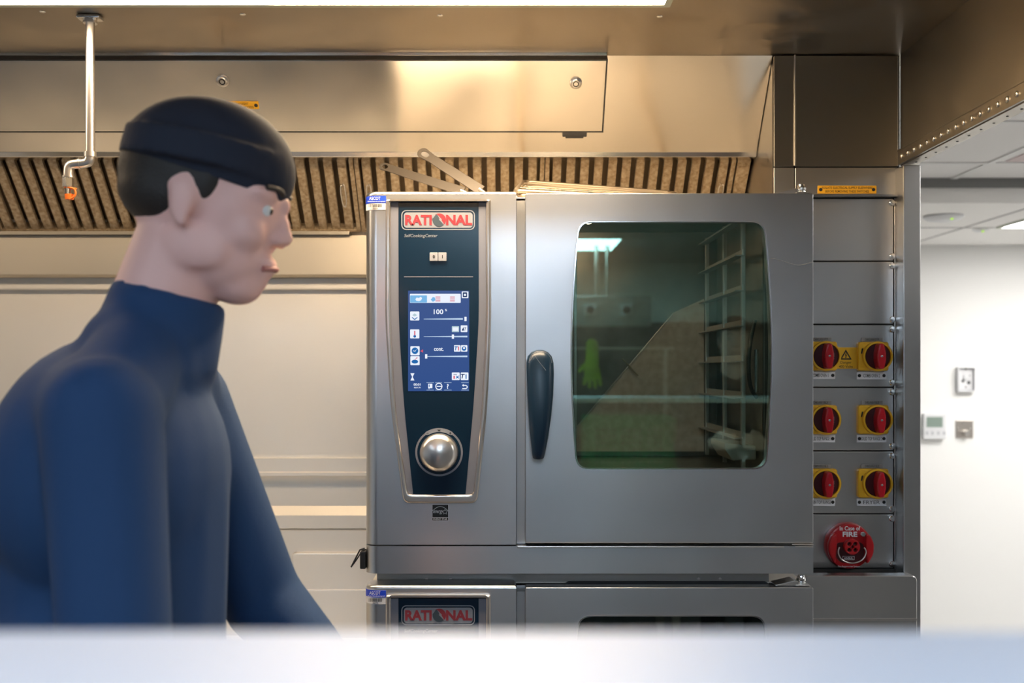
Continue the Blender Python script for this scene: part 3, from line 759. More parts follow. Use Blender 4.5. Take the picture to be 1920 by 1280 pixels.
    for py, l, r_, by in secs:
        ring = []; c_ = (l+r_)/2; hw = (r_-l)/2
        for i in range(24):
            a = 2*PI*i/24; cxp = c_+hw*(abs(math.cos(a))**.75)*(1 if math.cos(a) >= 0 else -1)
            th = .018
            yy = (by+th)-th*(abs(math.sin(a))**.8)*(1 if math.sin(a) >= 0 else -1)
            ring.append(hp.bm.verts.new((X(cxp), yy, Z(py)+dz)))
        rings.append(ring)
    for a, b_ in zip(rings, rings[1:]):
        for i in range(24): hp.bm.faces.new((a[i], a[(i+1) % 24], b_[(i+1) % 24], b_[i]))
    hp.bm.faces.new(rings[0]); hp.bm.faces.new(rings[-1][::-1]); bmesh.ops.recalc_face_normals(hp.bm, faces=hp.bm.faces[:])
    hp.cone((X(1012), -.02, Z(678)+dz), (X(1012), .001, Z(678)+dz), .018)
    hd = hp.build('door_handle', M['handle'], dr, 'dark navy tapered handle', 60)
    tube('handle_emblem', [(X(1012)+.021*math.cos(math.radians(a)), -.0405+.002*abs(math.cos(math.radians(a))), Z(680)+dz+.021*math.sin(math.radians(a))) for a in range(0, 181, 15)], .0005, M['panel_grey'], dr)
    tube('handle_emblem', [(X(a), -.0425, Z(b_)+dz) for a, b_ in ((992, 677), (1000.5, 666), (1010, 679), (1022, 694))], .0005, M['panel_grey'], dr, smooth=False)
    # hinges
    hg = MB().prism([(X(1457), Z(359.5)+dz), (X(1493), Z(351)+dz), (X(1500), Z(352)+dz), (X(1500), Z(361)+dz), (X(1457), Z(361)+dz)], .01, .05, 'Y', .001)
    hg.box((X(1495), .005, Z(361)+dz), (X(1521), .045, Z(358.5)+dz), .001)
    hgo = hg.build('hinge', M['satin'], dr)
    cc = (X(1508.5), .022, Z(360)+dz)
    MB().lathe([(.0085, .002), (.0085, .005), (.0065, .006), (.0088, .007), (.009, .011), (.0072, .0135), (.0066, .0175), (0, .0180)], cc, 'Z', 16).build('hinge_bolt', M['chrome'], dr)
    MB().box((X(1484), -.006, Z(1020.5)+dz), (X(1524), .03, Z(1018.6)+dz), .0008).box((X(1490), -.004, Z(1025)+dz), (X(1524), .03, Z(1022.5)+dz), .0008).build('lower_hinge', M['satin'], t)
    # ------------ control panel
    bo = roundpoly([xz(724, 374.5), xz(920, 374.5), xz(921, 600), xz(914, 760), xz(895, 942), xz(757, 942), xz(733, 760), xz(723, 600)], [.004, .004, .04, .04, .014, .014, .04, .04])
    bi = roundpoly([xz(733.5, 378.5), xz(911.5, 378.5), xz(911.5, 600), xz(904, 760), xz(888, 926), xz(765, 926), xz(741.5, 760), xz(733, 600)], [.003, .003, .04, .04, .010, .010, .04, .04])
    bz = plate('control_bezel', [bo, bi], -.010, .012, M['bezel'], t, 'warm satin metal surround', .004, seg=4)
    cp = plate('control_panel', [bi], -.004, .005, M['panel_grey'], t, 'smoke grey tapered fascia')
    pi_ = roundpoly([xz(747.5, 379), xz(897.5, 379), xz(898, 600), xz(888, 760), xz(873, 925.5), xz(775, 925.5), xz(758, 760), xz(748, 600)], [0, 0, .04, .04, 0, 0, .04, .04])
    plate('centre_glass', [pi_], -.0045, .0006, M['panel_blue'], cp, 'dark navy glossy centre')
    yl_ = -.0048
    # logo
    plate('logo_border', [rrect(X(753), Z(431.5)+dz, X(890.5), Z(394.5)+dz, .009), rrect(X(754.8), Z(429.8)+dz, X(888.8), Z(396.2)+dz, .0075)], yl_, .0004, M['logo_white'], cp)
    plate('logo_plate', [rrect(X(757.5), Z(427.5)+dz, X(886.5), Z(398.8)+dz, .006)], yl_, .0004, M['logo_white'], cp, 'pale logo plate with red lettering')
    text('logo_lettering', 'RATI', X(785), Z(413)+dz, .0195, yl_-.0004, M['logo_red'], cp, .050, .045)
    text('logo_lettering', 'NAL', X(861), Z(413)+dz, .0195, yl_-.0004, M['logo_red'], cp, .049, .045)
    lc = (X(824), Z(413)+dz); R_ = .0125
    arc = [(lc[0]+R_*math.cos(math.radians(a)), lc[1]+R_*math.sin(math.radians(a))) for a in range(-50, 131, 10)]
    plate('logo_disc', [arc], yl_-.0002, .0005, M['logo_red'], cp)
    arc = [(lc[0]+R_*math.cos(math.radians(a)), lc[1]+R_*math.sin(math.radians(a))) for a in range(150, 311, 10)]+[(lc[0]+.002, lc[1]-.001), (lc[0]-.001, lc[1]+.003), (lc[0]+.001, lc[1]+.006), (lc[0]-.006, lc[1]+.011), (lc[0]-.014, lc[1]+.0)]
    plate('logo_arrow', [arc], yl_-.0004, .0004, M['logo_grey'], cp)
    plate('logo_spark', [[(lc[0]-.004, lc[1]+.010), (lc[0]+.001, lc[1]+.002), (lc[0]-.001, lc[1]+.001), (lc[0]+.011, lc[1]-.011), (lc[0]+.004, lc[1]+.0), (lc[0]+.005, lc[1]+.001)]], yl_-.0006, .0003, M['logo_white'], cp)
    text('product_lettering', 'SelfCookingCenter', X(789.5), Z(443)+dz, .0075, yl_, M['logo_white'], cp, .0625, .004, .2)
    for (a, tx) in ((806, '0'), (822, 'I')):
        ky = MB().box((X(a+.2), -.008, Z(490)+dz), (X(a+15.6), -.0045, Z(474)+dz), .001).build('power_key', M['key'], cp)
        text('power_mark', tx, X(a+8), Z(482)+dz, .0062, -.0084, M['ink'], cp, None, .04)
    plate('divider_line', [rrect(X(758), Z(519.6)+dz, X(887), Z(518.6)+dz, .0001)], yl_, .0003, M['key'], cp)
    # screen
    ys = -.005
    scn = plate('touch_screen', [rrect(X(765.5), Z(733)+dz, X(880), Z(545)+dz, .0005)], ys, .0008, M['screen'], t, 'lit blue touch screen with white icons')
    def sr(a, b, c, d_, m, r=.0008, lay=1, nm='icon'):
        return plate(nm, [rrect(X(a), Z(d_)+dz, X(c), Z(b)+dz, min(r, abs(X(c)-X(a))*.45, abs(Z(b)-Z(d_))*.45))], ys-.0003*lay, .0003, m, scn)
    def sp_(pts, m, lay=2, nm='icon'): return plate(nm, [[(X(a), Z(b)+dz) for a, b in pts]], ys-.0003*lay, .0003, m, scn)
    sr(769, 551, 864, 568, M['s_white'], .0015, nm='mode_tab'); sr(769.5, 554, 801, 567.5, M['s_lblue'], .001, 2, 'mode_tab')
    sp_([(779, 561), (782, 558), (786, 559), (789, 556.5), (792, 559), (790, 563), (786, 565), (781, 564)], M['s_white'], 3)
    sp_([(808, 562), (812, 557), (816, 558), (817, 563), (812, 566)], M['s_lblue'])
    for k_ in range(5):
        sr(817, 556+2.1*k_, 826, 556.9+2.1*k_, M['s_red'], .0001, 2); sr(844, 556+2.1*k_, 853, 556.9+2.1*k_, M['s_red'], .0001, 2)
    sr(866, 546.5, 878.5, 559, M['s_white'], .0012); sr(868, 548.3, 876, 557.2, M['s_dark'], .001, 2); sr(870, 551, 874, 555, M['s_white'], .0003, 3)
    text('screen_lettering', '100', X(822.5), Z(584.5)+dz, .0093, ys-.0006, M['s_white'], scn, .018, .02)
    text('screen_lettering', '%', X(836.5), Z(581.5)+dz, .0042, ys-.0006, M['s_white'], scn, None, .02)
    for a, b in ((769.5, 584), (769.5, 617.5), (770, 649), (770, 667.5)): sr(a, b, a+17.2, b+16.8, M['s_white'], .0014)
    sp_([(773, 594), (778, 598), (783, 594), (783, 596), (778, 600), (773, 596)], M['s_blue']); sp_([(773.5, 591), (778, 587.5), (782.5, 591), (778, 593.5)], M['s_grey'])
    sr(777, 620, 779.2, 629, M['s_red'], .0008, 2); plate('icon', [circle(X(778.1), Z(630.5)+dz, .0026, 16)], ys-.0006, .0003, M['s_blue'], scn)
    plate('icon', [circle(X(778.5), Z(657.5)+dz, .0062, 24)], ys-.0006, .0003, M['s_blue'], scn)
    sp_([(775, 656.8), (778.5, 658), (782, 654), (779, 659), (775, 658)], M['s_white'], 3)
    plate('icon', [[(X(778.3)+.0062*math.cos(t_), Z(677.8)+dz+.0036*math.sin(t_)) for t_ in [2*PI*i/24 for i in range(24)]]], ys-.0006, .0003, M['s_blue'], scn)
    sp_([(778, 674), (782, 669.5), (784, 671), (780, 672.5), (779, 675)], M['s_red'], 3)
    sp_([(788.5, 658), (793.5, 654.8), (793.5, 661)], M['s_red'])
    def slider(y_, a, c, kx):
        sp_([(a, y_-.2), (c, y_-1.6), (c, y_+1.4), (a, y_+.6)], M['s_line'], 1, 'slider'); sr(kx-2.1, y_-4, kx+2.1, y_+4, M['s_white'], .0005, 2, 'slider_knob')
    slider(598, 795, 868, 873); slider(631, 795, 876.5, 849.5); slider(668, 800, 876.5, 799.5)
    sr(847.5, 611.5, 861, 622.5, M['s_grey'], .0008); sr(849, 613.5, 859.5, 620.5, M['s_white'], .0004, 2)
    sr(864, 610, 876.5, 622.5, M['s_white'], .0012); text('screen_lettering', '\u0394T', X(870.3), Z(616.8)+dz, .006, ys-.0006, M['s_dark'], scn, .0085, .02, .2)
    sr(851.5, 647, 863.5, 659, M['s_white'], .0012); text('screen_lettering', 'T', X(855.5), Z(653)+dz, .0075, ys-.0006, M['s_blue'], scn, None, .03, .2); sr(859, 649.5, 861, 657, M['s_red'], .0003, 2)
    sr(864.5, 647, 876.5, 659, M['s_white'], .0012); plate('icon', [circle(X(870.3), Z(653.4)+dz, .0042, 20)], ys-.0006, .0003, M['s_blue'], scn); plate('icon', [circle(X(870.3), Z(652.4)+dz, .002, 14)], ys-.0009, .0003, M['s_white'], scn)
    text('screen_lettering', 'cont.', X(823), Z(654.5)+dz, .0066, ys-.0006, M['s_white'], scn, .018, .02)
    sp_([(770, 699.5), (777.5, 699.5), (774.3, 706.3), (777.5, 713), (770, 713), (773.2, 706.3)], M['s_white'], 1)
    sr(847.5, 698, 862, 712.3, M['s_white'], .0014); sr(850.5, 701, 857, 702, M['s_dark'], .0001, 2); sr(850.5, 704, 853, 710, M['s_red'], .0001, 2)
    sp_([(854.5, 703), (858, 705.5), (861.5, 703), (859.5, 706.5), (861.5, 710), (858, 708), (854.5, 710), (856.5, 706.5)], M['s_blue'])
    sr(864, 698, 878.5, 712.3, M['s_white'], .0014); text('screen_lettering', 'T', X(868), Z(705)+dz, .0085, ys-.0006, M['s_dark'], scn, None, .03, .2); sr(873, 701.5, 875, 710, M['s_blue'], .0003, 2)
    text('screen_lettering', '00:01', X(782.5), Z(720.5)+dz, .0045, ys-.0006, M['s_white'], scn, .013, .02)
    text('screen_lettering', '02.01.70', X(782.8), Z(726.2)+dz, .0026, ys-.0006, M['s_white'], scn, .012, .02)
    for a, c in ((800, 814), (816.5, 829), (833, 847), (865, 879)):
        sr(a, 716.8, c, 717.4, M['s_line'], .00005); sr(a, 730.6, c, 731.2, M['s_line'], .00005)
    sr(803, 719, 811, 727.5, M['s_white'], .0006); sr(804.5, 720.5, 806, 725, M['s_blue'], .0001, 2); sp_([(804, 727.5), (805.5, 727.5), (805, 730)], M['s_white'], 1)
    plate('icon', [circle(X(823.2), Z(724)+dz, .0067, 28), circle(X(823.2), Z(724)+dz, .0050, 28)], ys-.0003, .0003, M['s_white'], scn); sr(819, 723.2, 828, 724.8, M['s_white'], .0003)
    text('screen_lettering', '?', X(839.8), Z(724)+dz, .0092, ys-.0006, M['s_white'], scn, None, .03)
    sp_([(866.5, 722), (869.5, 719.5), (869.5, 721.3), (874, 721.3), (877, 723.5), (877, 727), (874, 729), (867, 729), (867, 727.4), (873.5, 727.4), (875.2, 726.2), (875.2, 724.3), (873.5, 723), (869.5, 723), (869.5, 724.8)], M['s_white'], 1)
    # knob
    kc = (X(823.5), -.004, Z(847.5)+dz)
    ring = [circle(kc[0], kc[2]-.0, .0446, 64), circle(kc[0], kc[2], .0408, 64)]
    arcpts = lambda r, a0, a1, n=40: [(kc[0]+r*math.cos(math.radians(a0+(a1-a0)*i/n)), kc[2]+r*math.sin(math.radians(a0+(a1-a0)*i/n))) for i in range(n+1)]
    plate('dial_scale', [arcpts(.0446, 127, 413)+arcpts(.0410, 413, 127)], -.0048, .0004, M['panel_grey'], cp)
    plate('dial_scale', [arcpts(.0455, 57, 123, 16)+[(kc[0]-.0275, kc[2]+.0345), (kc[0]-.0235, kc[2]+.0325)]+arcpts(.0382, 120, 60, 16)+[(kc[0]+.0235, kc[2]+.0325), (kc[0]+.0275, kc[2]+.0345)]], -.0048, .0004, M['logo_white'], cp)
    text('dial_mark', '-', X(802), Z(811.5)+dz, .0012, -.0052, M['ink'], cp, .004, .05); text('dial_mark', '+', X(844.5), Z(811.5)+dz, .0045, -.0052, M['ink'], cp, None, .05)
    plate('dial_mark', [[(X(823.5-3.5), Z(805)+dz), (X(823.5+3.5), Z(805)+dz), (X(823.5), Z(808.5)+dz)]], -.0052, .0004, M['ink'], cp)
    MB().lathe([(.036, 0), (.0355, .010), (.034, .016), (.0285, .021), (.0268, .0215), (.025, .0228), (.015, .0265), (.006, .028), (0, .0283)], kc, '-Y', 64).build('control_knob', M['satin'], t, 'domed satin metal knob', 50)
    # energy label
    el = plate('energy_label', [rrect(X(810), Z(976)+dz, X(841.5), Z(945)+dz, .0003)], -.0012, .0014, M['paper'], t, 'small black energy rating sticker')
    plate('label_field', [rrect(X(811), Z(969)+dz, X(840.5), Z(946)+dz, .0002)], -.0015, .0004, M['ink'], el)
    plate('label_field', [rrect(X(811), Z(975.3)+dz, X(840.5), Z(970)+dz, .0002)], -.0015, .0004, M['ink'], el)
    tube('label_arc', [(X(811+29.5*i/12), -.0018, Z(957-8*math.sin(PI*i/12))+dz) for i in range(13)], .0004, M['paper'], el)
    text('label_lettering', 'energy', X(822), Z(960)+dz, .0075, -.0019, M['paper'], el, .019, .0, .4)
    st = []
    for i in range(10):
        a = PI/2+i*PI/5; r_ = .0055 if i % 2 == 0 else .0024; st.append((X(834.5)+r_*math.cos(a), Z(959)+dz+r_*math.sin(a)))
    tube('label_star', [(a, -.0019, b) for a, b in st], .0004, M['paper'], el, smooth=False, cyclic=True)
    text('label_lettering', 'ENERGY STAR', X(825.7), Z(972.7)+dz, .0036, -.0019, M['paper'], el, .026, .01)
    # asset sticker wrapped round the left edge
    z0, z1 = (Z(391)+dz, Z(366.5)+dz)
    def wrap(name, za, zb, xb, lift, m, par, xa=None):
        mb = MB(); pr = []; r = .024+lift
        cxx, cyy = x0+.024, .024
        for i in range(11):
            a = PI/2*i/10; pr.append((cxx-r*math.cos(a), cyy-r*math.sin(a)))
        pr.append((xb, -lift)); pr.append((xb, -lift+.0005))
        r2 = r-.0005
        for i in range(10, -1, -1):
            a = PI/2*i/10; pr.append((cxx-r2*math.cos(a), cyy-r2*math.sin(a)))
        return mb.prism(pr, za, zb, 'Z').build(name, m, par)
    lo_ = 0 if not lower else -3
    xs = X(724)
    stk = wrap('asset_sticker', Z(393)+dz, Z(367)+dz, xs, .0008, M['paper'], t)
    stk['label'] = 'blue and white asset sticker with barcode'
    wrap('sticker_band', Z(380.5)+dz, Z(367)+dz, xs, .0012, M['blue'], stk)
    text('sticker_lettering', 'ASCOT', X(703), Z(372)+dz, .0058, -.0018, M['paper'], stk, .021, .0)
    text('sticker_lettering', 'Global Manufacturing Ltd', X(705.5), Z(378)+dz, .0022, -.0018, M['paper'], stk, .032, .01)
    rnd = random.Random(4); xx = 691.0
    while xx < 717:
        ww = rnd.choice((.6, .9, 1.5)); plate('barcode_bar', [rrect(X(xx), Z(388.5)+dz, X(xx+ww), Z(382)+dz, .00005)], -.0014, .0004, M['ink'], stk); xx += ww+rnd.choice((.7, 1.0))
    text('sticker_lettering', '006794', X(704), Z(390.7)+dz, .0022, -.0013, M['ink'], stk, .010, .01)
    return t

ov = make_oven(0, 'upper stainless combi oven with lit blue screen, green-tinted door window and navy handle')
DZ = Z(1097)-Z(358)
ov2 = make_oven(DZ, 'lower stainless combi oven, only its top edge and logo showing above the counter', True)
for q in list(WL):
    if q.parent and (q.parent == ov2 or (q.parent.parent == ov2)):
        if q.name.startswith('touch_screen'): q.data.materials.clear(); q.data.materials.append(M['panel_blue'])
MB().box((-.25, .04, 0), (.565, .60, Z(1075)+DZ-.002), .003).build('stand', M['dull'], ov2)
# black cable clip on the left side
cl = thing('cable_clip', (X(678), .03, Z(1070)), 'small black plastic clip on the left side of the upper oven base', 'clip')
MB().box((X(673), .012, Z(1069)), (X(684)-.0002, .045, Z(1036)), .002).build('clip_body', M['black'], cl)
tube('clip_lever', [(X(681), .02, Z(1031)), (X(672), .02, Z(1034)), (X(664), .018, Z(1050)), (X(656), .016, Z(1066))], .0016, M['black'], cl, smooth=False)
tube('clip_lever', [(X(684), .02, Z(1033)), (X(676), .02, Z(1036)), (X(666), .02, Z(1052)), (X(657.5), .018, Z(1064))], .0012, M['black'], cl, smooth=False)

# ------------------------------------------------------------------ inside the upper oven
hr = thing('hanging_rack', (.455, .30, Z(848, .6)+.0), 'stainless hanging shelf rack seen through the upper oven window', 'oven rack')
zr0, zr1 = Z(848, .6)+.006, CZ+.30
xr_ = .462
for y in (.085, .46, .26):
    MB().box((xr_-.004, y-.005, zr0), (xr_+.004, y+.005, zr1), .001).build('upright', M['satin'], hr)
for py in (816, 741, 672, 606, 540, 474, 410):
    z = Z(py, .085)
    r = MB().box((xr_-.018, .075, z-.007), (xr_+.001, .475, z-.0045), .0006).box((xr_-.002, .075, z-.007), (xr_+.001, .475, z+.007), .0006)
    r.build('shelf_rail', M['satin'], hr)
# left rack, mostly out of sight
for y in (.10, .44): MB().box((.132, y-.004, zr0), (.138, y+.004, zr1), .001).build('upright', M['satin'], hr)
# pale sheet cut to the shape of the light falling on the cavity back
ab = thing('light_patch', (.30, .47, Z(848, .6)), 'pale angled sheet standing in for the patch of light at the back inside the upper oven', 'light patch')
pts = [(X(1080, .47), Z(846, .47)), (X(1320, .47), Z(846, .47)), (X(1320, .47), Z(560, .47)), (X(1262, .47), Z(586, .47)), (X(1080, .47), Z(800, .47))]
plate('sheet', [pts], .47, .002, M['sheet'], ab)
tube('sheet_edge', [(X(1085, .46), .465, Z(797, .465)), (X(1262, .46), .465, Z(588, .465))], .0012, M['satin'], ab, smooth=False)
tube('latch_rod', [(X(1168, .44), .455, Z(672, .455)), (X(1198, .44), .455, Z(704, .455))], .0018, M['wire'], ab, smooth=False)
tr = thing('oven_tray', (.45, .16, Z(850, .16)), 'shallow curled metal tray low at the right inside the upper oven', 'tray')
MB().prism([(.425, Z(828, .1)), (.486, Z(834, .1)), (.487, Z(860, .1)), (.440, Z(862, .1)), (.425, Z(840, .1))], .08, .22, 'Y', .003).build('tray_body', M['satin'], tr)
pr_ = thing('core_probe', (.483, .075, Z(720, .07)), 'dark core temperature probe clipped at the right inside the upper oven', 'temperature probe')
MB().cone((.484, .068, Z(735, .07)), (.484, .068, Z(655, .07)), .0045).build('probe_tube', M['chrome'], pr_)
tube('probe_bracket', [(.482, .07, Z(600, .07)), (.470, .066, Z(640, .07)), (.468, .066, Z(700, .07)), (.474, .066, Z(735, .07)), (.486, .07, Z(745, .07))], .004, M['black'], pr_)

# ------------------------------------------------------------------ things on top of the upper oven
def strap(name, a, b, w0, w1, y0, y1, label, bend=None):
    """long flat utensil handle between two pixels, with a hanging hole at a"""
    t = thing(name, P(b[0], b[1], y1), label, 'utensil')
    A = P(a[0], a[1], y0); B = P(b[0], b[1], y1); L_ = (B-A).length; ux = (B-A).normalized()
    nrm = Vector((0, -1, .35)); vx = ux.cross(nrm).normalized(); nz = vx.cross(ux).normalized()
    outline = [(w0*.5-w0*.5*math.cos(math.radians(t_)), w0*.5*math.sin(math.radians(t_))) for t_ in range(-90, 91, 15)]
    outline += [(w0*1.6, w1*.42), (L_*.35, w1*.46), (L_, w1*.5), (L_, -w1*.5), (L_*.35, -w1*.46), (w0*1.6, -w1*.42)]
    hole = [(w0*.75+w0*.42*math.cos(2*PI*i/16), w0*.26*math.sin(2*PI*i/16)) for i in range(16)]
    me = plate_mesh([outline, hole], 0, .003, .001)
    mt = Matrix((ux, -nz, vx)).transposed().to_4x4(); mt.translation = A
    me.transform(mt)
    from_mesh('handle_blade', me, M['tool'], t)
    # rest of the tool lies on the oven top, out of view
    end = B+Vector((.11, .03, 0)); end.z = Z(358)+.004
    tube('tool_shank', [B-ux*.004, B+ux*.01+Vector((0, 0, -.002)), end], .004, M['satin'], t, smooth=False)
    return t
strap('slotted_turner', (785, 281), (902, 356), .024, .022, .17, .10, 'upper of two flat steel utensil handles with oval hanging hole, on top of the oven')
strap('flat_turner', (712, 309), (868, 358), .018, .020, .20, .10, 'lower darker steel utensil handle pointing left, on top of the oven')

# tilted wire racks lying on the oven
def wire_rack(dx, dz, label):
    A = P(966, 358, .06)+Vector((dx, 0, dz)); B = P(981, 340, .42)+Vector((dx, 0, dz)); C_ = P(1262, 361, .42)+Vector((dx, 0, dz*.3)); D_ = P(1262, 372, .06)+Vector((dx, 0, dz*.3))
    A.z = Z(358)+.010+dz
    t = thing('wire_rack', (A+C_)/2, label, 'wire rack', 'wire racks on top of the oven')
    tube('rim', [A.lerp(B, .04), A.lerp(B, .96), B.lerp(C_, .04), B.lerp(C_, .97), C_.lerp(D_, .1), D_.lerp(A, .03), D_.lerp(A, .97), A.lerp(D_, .02)], .0042, M['wire'], t, smooth=False, cyclic=True)
    for i in range(1, 6):
        u = i/6; tube('wire', [A.lerp(B, u), D_.lerp(C_, u)], .0007, M['wire'], t, smooth=False, res=1)
    return t
wire_rack(0, 0, 'topmost tilted wire rack lying on the upper oven')
wire_rack(.008, -.009, 'wire rack just under the topmost one on the upper oven')

# unseen cooking range, added to give the sloped hood face something to mirror
cg = thing('added_range', (-1.6, .2, 0), 'unseen low stainless cooking range, added for the hood reflection, under the hood, left of the ovens and behind the person', 'cooking range')
MB().box((-3.4, -.12, .12), (-.33, .59, .86), .004).build('body', M['steel_v'], cg)
MB().box((-3.42, -.16, .86), (-.31, .595, .90), .004).build('hob_top', M['wall_steel'], cg)
for i in range(4):
    x_ = -3.3+.75*i
    dd_ = MB().box((x_, -.145, .20), (x_+.66, -.12, .70), .006).build('door', M['steel_h'], cg)
    tube('door_handle', [(x_+.08, -.145, .66), (x_+.08, -.185, .66), (x_+.58, -.185, .66), (x_+.58, -.145, .66)], .008, M['satin'], dd_, smooth=False)
    for j in range(3):
        MB().cone((x_+.15+.18*j, -.16, .79), (x_+.15+.18*j, -.12, .79), .022).build('control_knob', M['black'], cg)
    MB().box((x_+.02, -.08, .0), (x_+.06, -.04, .12)).box((x_+.02, .50, .0), (x_+.06, .54, .12)).build('leg', M['steel_v'], cg)

# ================================================================== PASSAGE ITEMS
def box_thing(name, px0, py0, px1, py1, th, m, label, cat, r=.004):
    t = thing(name, P((px0+px1)/2, py1, YW), label, cat)
    a = P(px0, py1, YW); b_ = P(px1, py0, YW)
    plate('body', [rrect(a.x, a.z, b_.x, b_.z, r)], YW-th, th-.0002, m, t, None, .002)
    return t, a, b_
def wall_px(px, py): return P(px, py, YW)
t, a, b_ = box_thing('thermostat', 1728, 775, 1769.5, 822, .03, M['thermo'], 'white room thermostat with grey-green display on the wall beside the steel post', 'thermostat')
def wp(name, px0, py0, px1, py1, y, m, par, th=.002, r=.001):
    return plate(name, [rrect(X(px0, YW), Z(py1, YW), X(px1, YW), Z(py0, YW), r)], y, th, m, par)
wp('display', 1732.5, 781, 1762.5, 800, YW-.031, M['lcd'], t)
wp('button_row', 1733, 802, 1762, 805, YW-.032, M['paper'], t)
for px in (1731, 1741, 1752, 1763): wp('button', px, 808, px+5, 814, YW-.0315, M['thermo2'], t)
t, a, b_ = box_thing('wall_sensor', 1792, 688, 1824.5, 734, .012, M['thermo2'], 'uncovered rectangular wall sensor plate with holes, above the dimmer plate', 'wall sensor', .003)
fr_ = [rrect(X(1792, YW), Z(734, YW), X(1825, YW), Z(688, YW), .003), rrect(X(1795, YW), Z(731.5, YW), X(1822.5, YW), Z(690, YW), .002)]
plate('rim', fr_, YW-.030, .02, M['thermo'], t)
wp('circuit_cover', 1796, 692, 1821.5, 730, YW-.014, M['paper'], t)
for px, py, r in ((1808.5, 691.5, 1.6), (1803, 714, 2.6), (1814, 717, 3), (1808.5, 725.5, 1.4), (1816, 704, 1)):
    plate('hole', [circle(X(px, YW), Z(py, YW), r*(YW+2)/F, 16)], YW-.0155, .001, M['ink'], t)
plate('arrow_cap', [[tuple((X(a_, YW), Z(c_, YW))) for a_, c_ in ((1804, 711), (1804, 702), (1808, 698), (1812, 702), (1812, 711))]], YW-.022, .006, M['thermo'], t)
t, a, b_ = box_thing('dimmer_plate', 1791.5, 787.5, 1824, 821, .006, M['bezel'], 'square bronze dimmer switch plate on the white passage wall', 'dimmer switch', .002)
MB().lathe([(0, .03), (.0125, .03), (.0145, .026), (.0145, 0)], P(1809.5, 811, YW-.006), '-Y', 32).build('knob', M['satin'], t)
for px, py, r in ((1807, 793, .005), (1796.5, 803, .003), (1820, 803, .003)):
    MB().lathe([(0, .004), (r*.8, .003), (r, 0)], P(px, py, YW-.006), '-Y', 16).build('screw', M['chrome'], t)
# smoke detector and sprinkler on the low ceiling
def ceil_pt(px, py, zc):
    d_ = (zc-CZ)*F/(690-py); return Vector(((px-950)*d_/F, d_-2, zc))
c = ceil_pt(1769, 404, LC)
sd = thing('smoke_detector', c, 'round white detector with green light on the passage ceiling', 'smoke detector')
MB().lathe([(.075, 0), (.075, -.008), (.062, -.018), (.035, -.024), (0, -.026)], c, 'Z', 40).build('housing', M['thermo'], sd)
MB().ball(c+Vector((.01, -.055, -.02)), (.006, .006, .004), 12, 8).build('indicator', M['led'], sd)
c = ceil_pt(1839, 430, LC)
sd = thing('ceiling_indicator', c, 'tiny green indicator light on the passage ceiling next to the bright panel', 'indicator light')
MB().lathe([(.035, 0), (.035, -.004), (.02, -.010), (0, -.012)], c, 'Z', 30).build('housing', M['thermo'], sd)
MB().ball(c+Vector((0, -.02, -.01)), (.006, .006, .004), 12, 8).build('indicator', M['led'], sd)
# ceiling light panels
def panel(x0, y0, x1, y1, z, m, label):
    t = thing('ceiling_light', ((x0+x1)/2, (y0+y1)/2, z), label, 'ceiling light', None)
    MB().box((x0+.012, y0+.012, z-.006), (x1-.012, y1-.012, z-.001)).build('diffuser', m, t)
    MB().box((x0, y0, z-.009), (x0+.012, y1, z)).box((x1-.012, y0, z-.009), (x1, y1, z)).box((x0+.012, y0, z-.009), (x1-.012, y0+.012, z)).box((x0+.012, y1-.012, z-.009), (x1-.012, y1, z)).build('light_frame', M['lampframe'], t)
    return t
p0 = ceil_pt(1868, 425, LC)
panel(p0.x, p0.y-.6, p0.x+1.2, p0.y, LC, M['passlamp'], 'bright square light panel in the low passage ceiling at the right edge')
panel(1.9, -1.2, 2.5, -.6, MC, M['passlamp'], 'light panel in the passage ceiling outside the hood, near side')
panel(1.9, .45, 2.5, 1.05, MC, M['passlamp'], 'light panel in the passage ceiling beyond the hood, far side')
panel(.02, -4.2, .62, -3.6, MC, M['roomlamp'], 'light panel behind the camera that shows as a bright bar in the oven window')
panel(-1.6, -2.6, -1.0, -2.0, MC, M['roomlamp'], 'light panel over the counter, left behind the camera')
panel(-.3, -2.6, .3, -2.0, MC, M['roomlamp'], 'light panel over the counter, straight above the camera')
panel(-1.9, -4.2, -1.3, -3.6, MC, M['roomlamp'], 'light panel far behind the camera on the left')

# ================================================================== FOREGROUND PASS SHELF
ps = thing('pass_shelf', (0, -1.75, CZ-.10), 'pale stainless pass shelf running across the foreground, out of focus', 'shelf')
zs = CZ-.1015
MB().box((-1.4, -1.94, zs-.016), (1.35, -1.585, zs), .004).build('shelf_top', M['shelf'], ps)
for xx in (-1.36, 1.31):
    for yy in (-1.90, -1.62):
        MB().box((xx-.015, yy-.015, 0), (xx+.015, yy+.015, zs-.016), .002).build('post', M['steel_v'], ps)
MB().box((-1.4, -1.95, .86), (1.35, -1.40, .90), .003).build('worktop', M['dull'], ps)

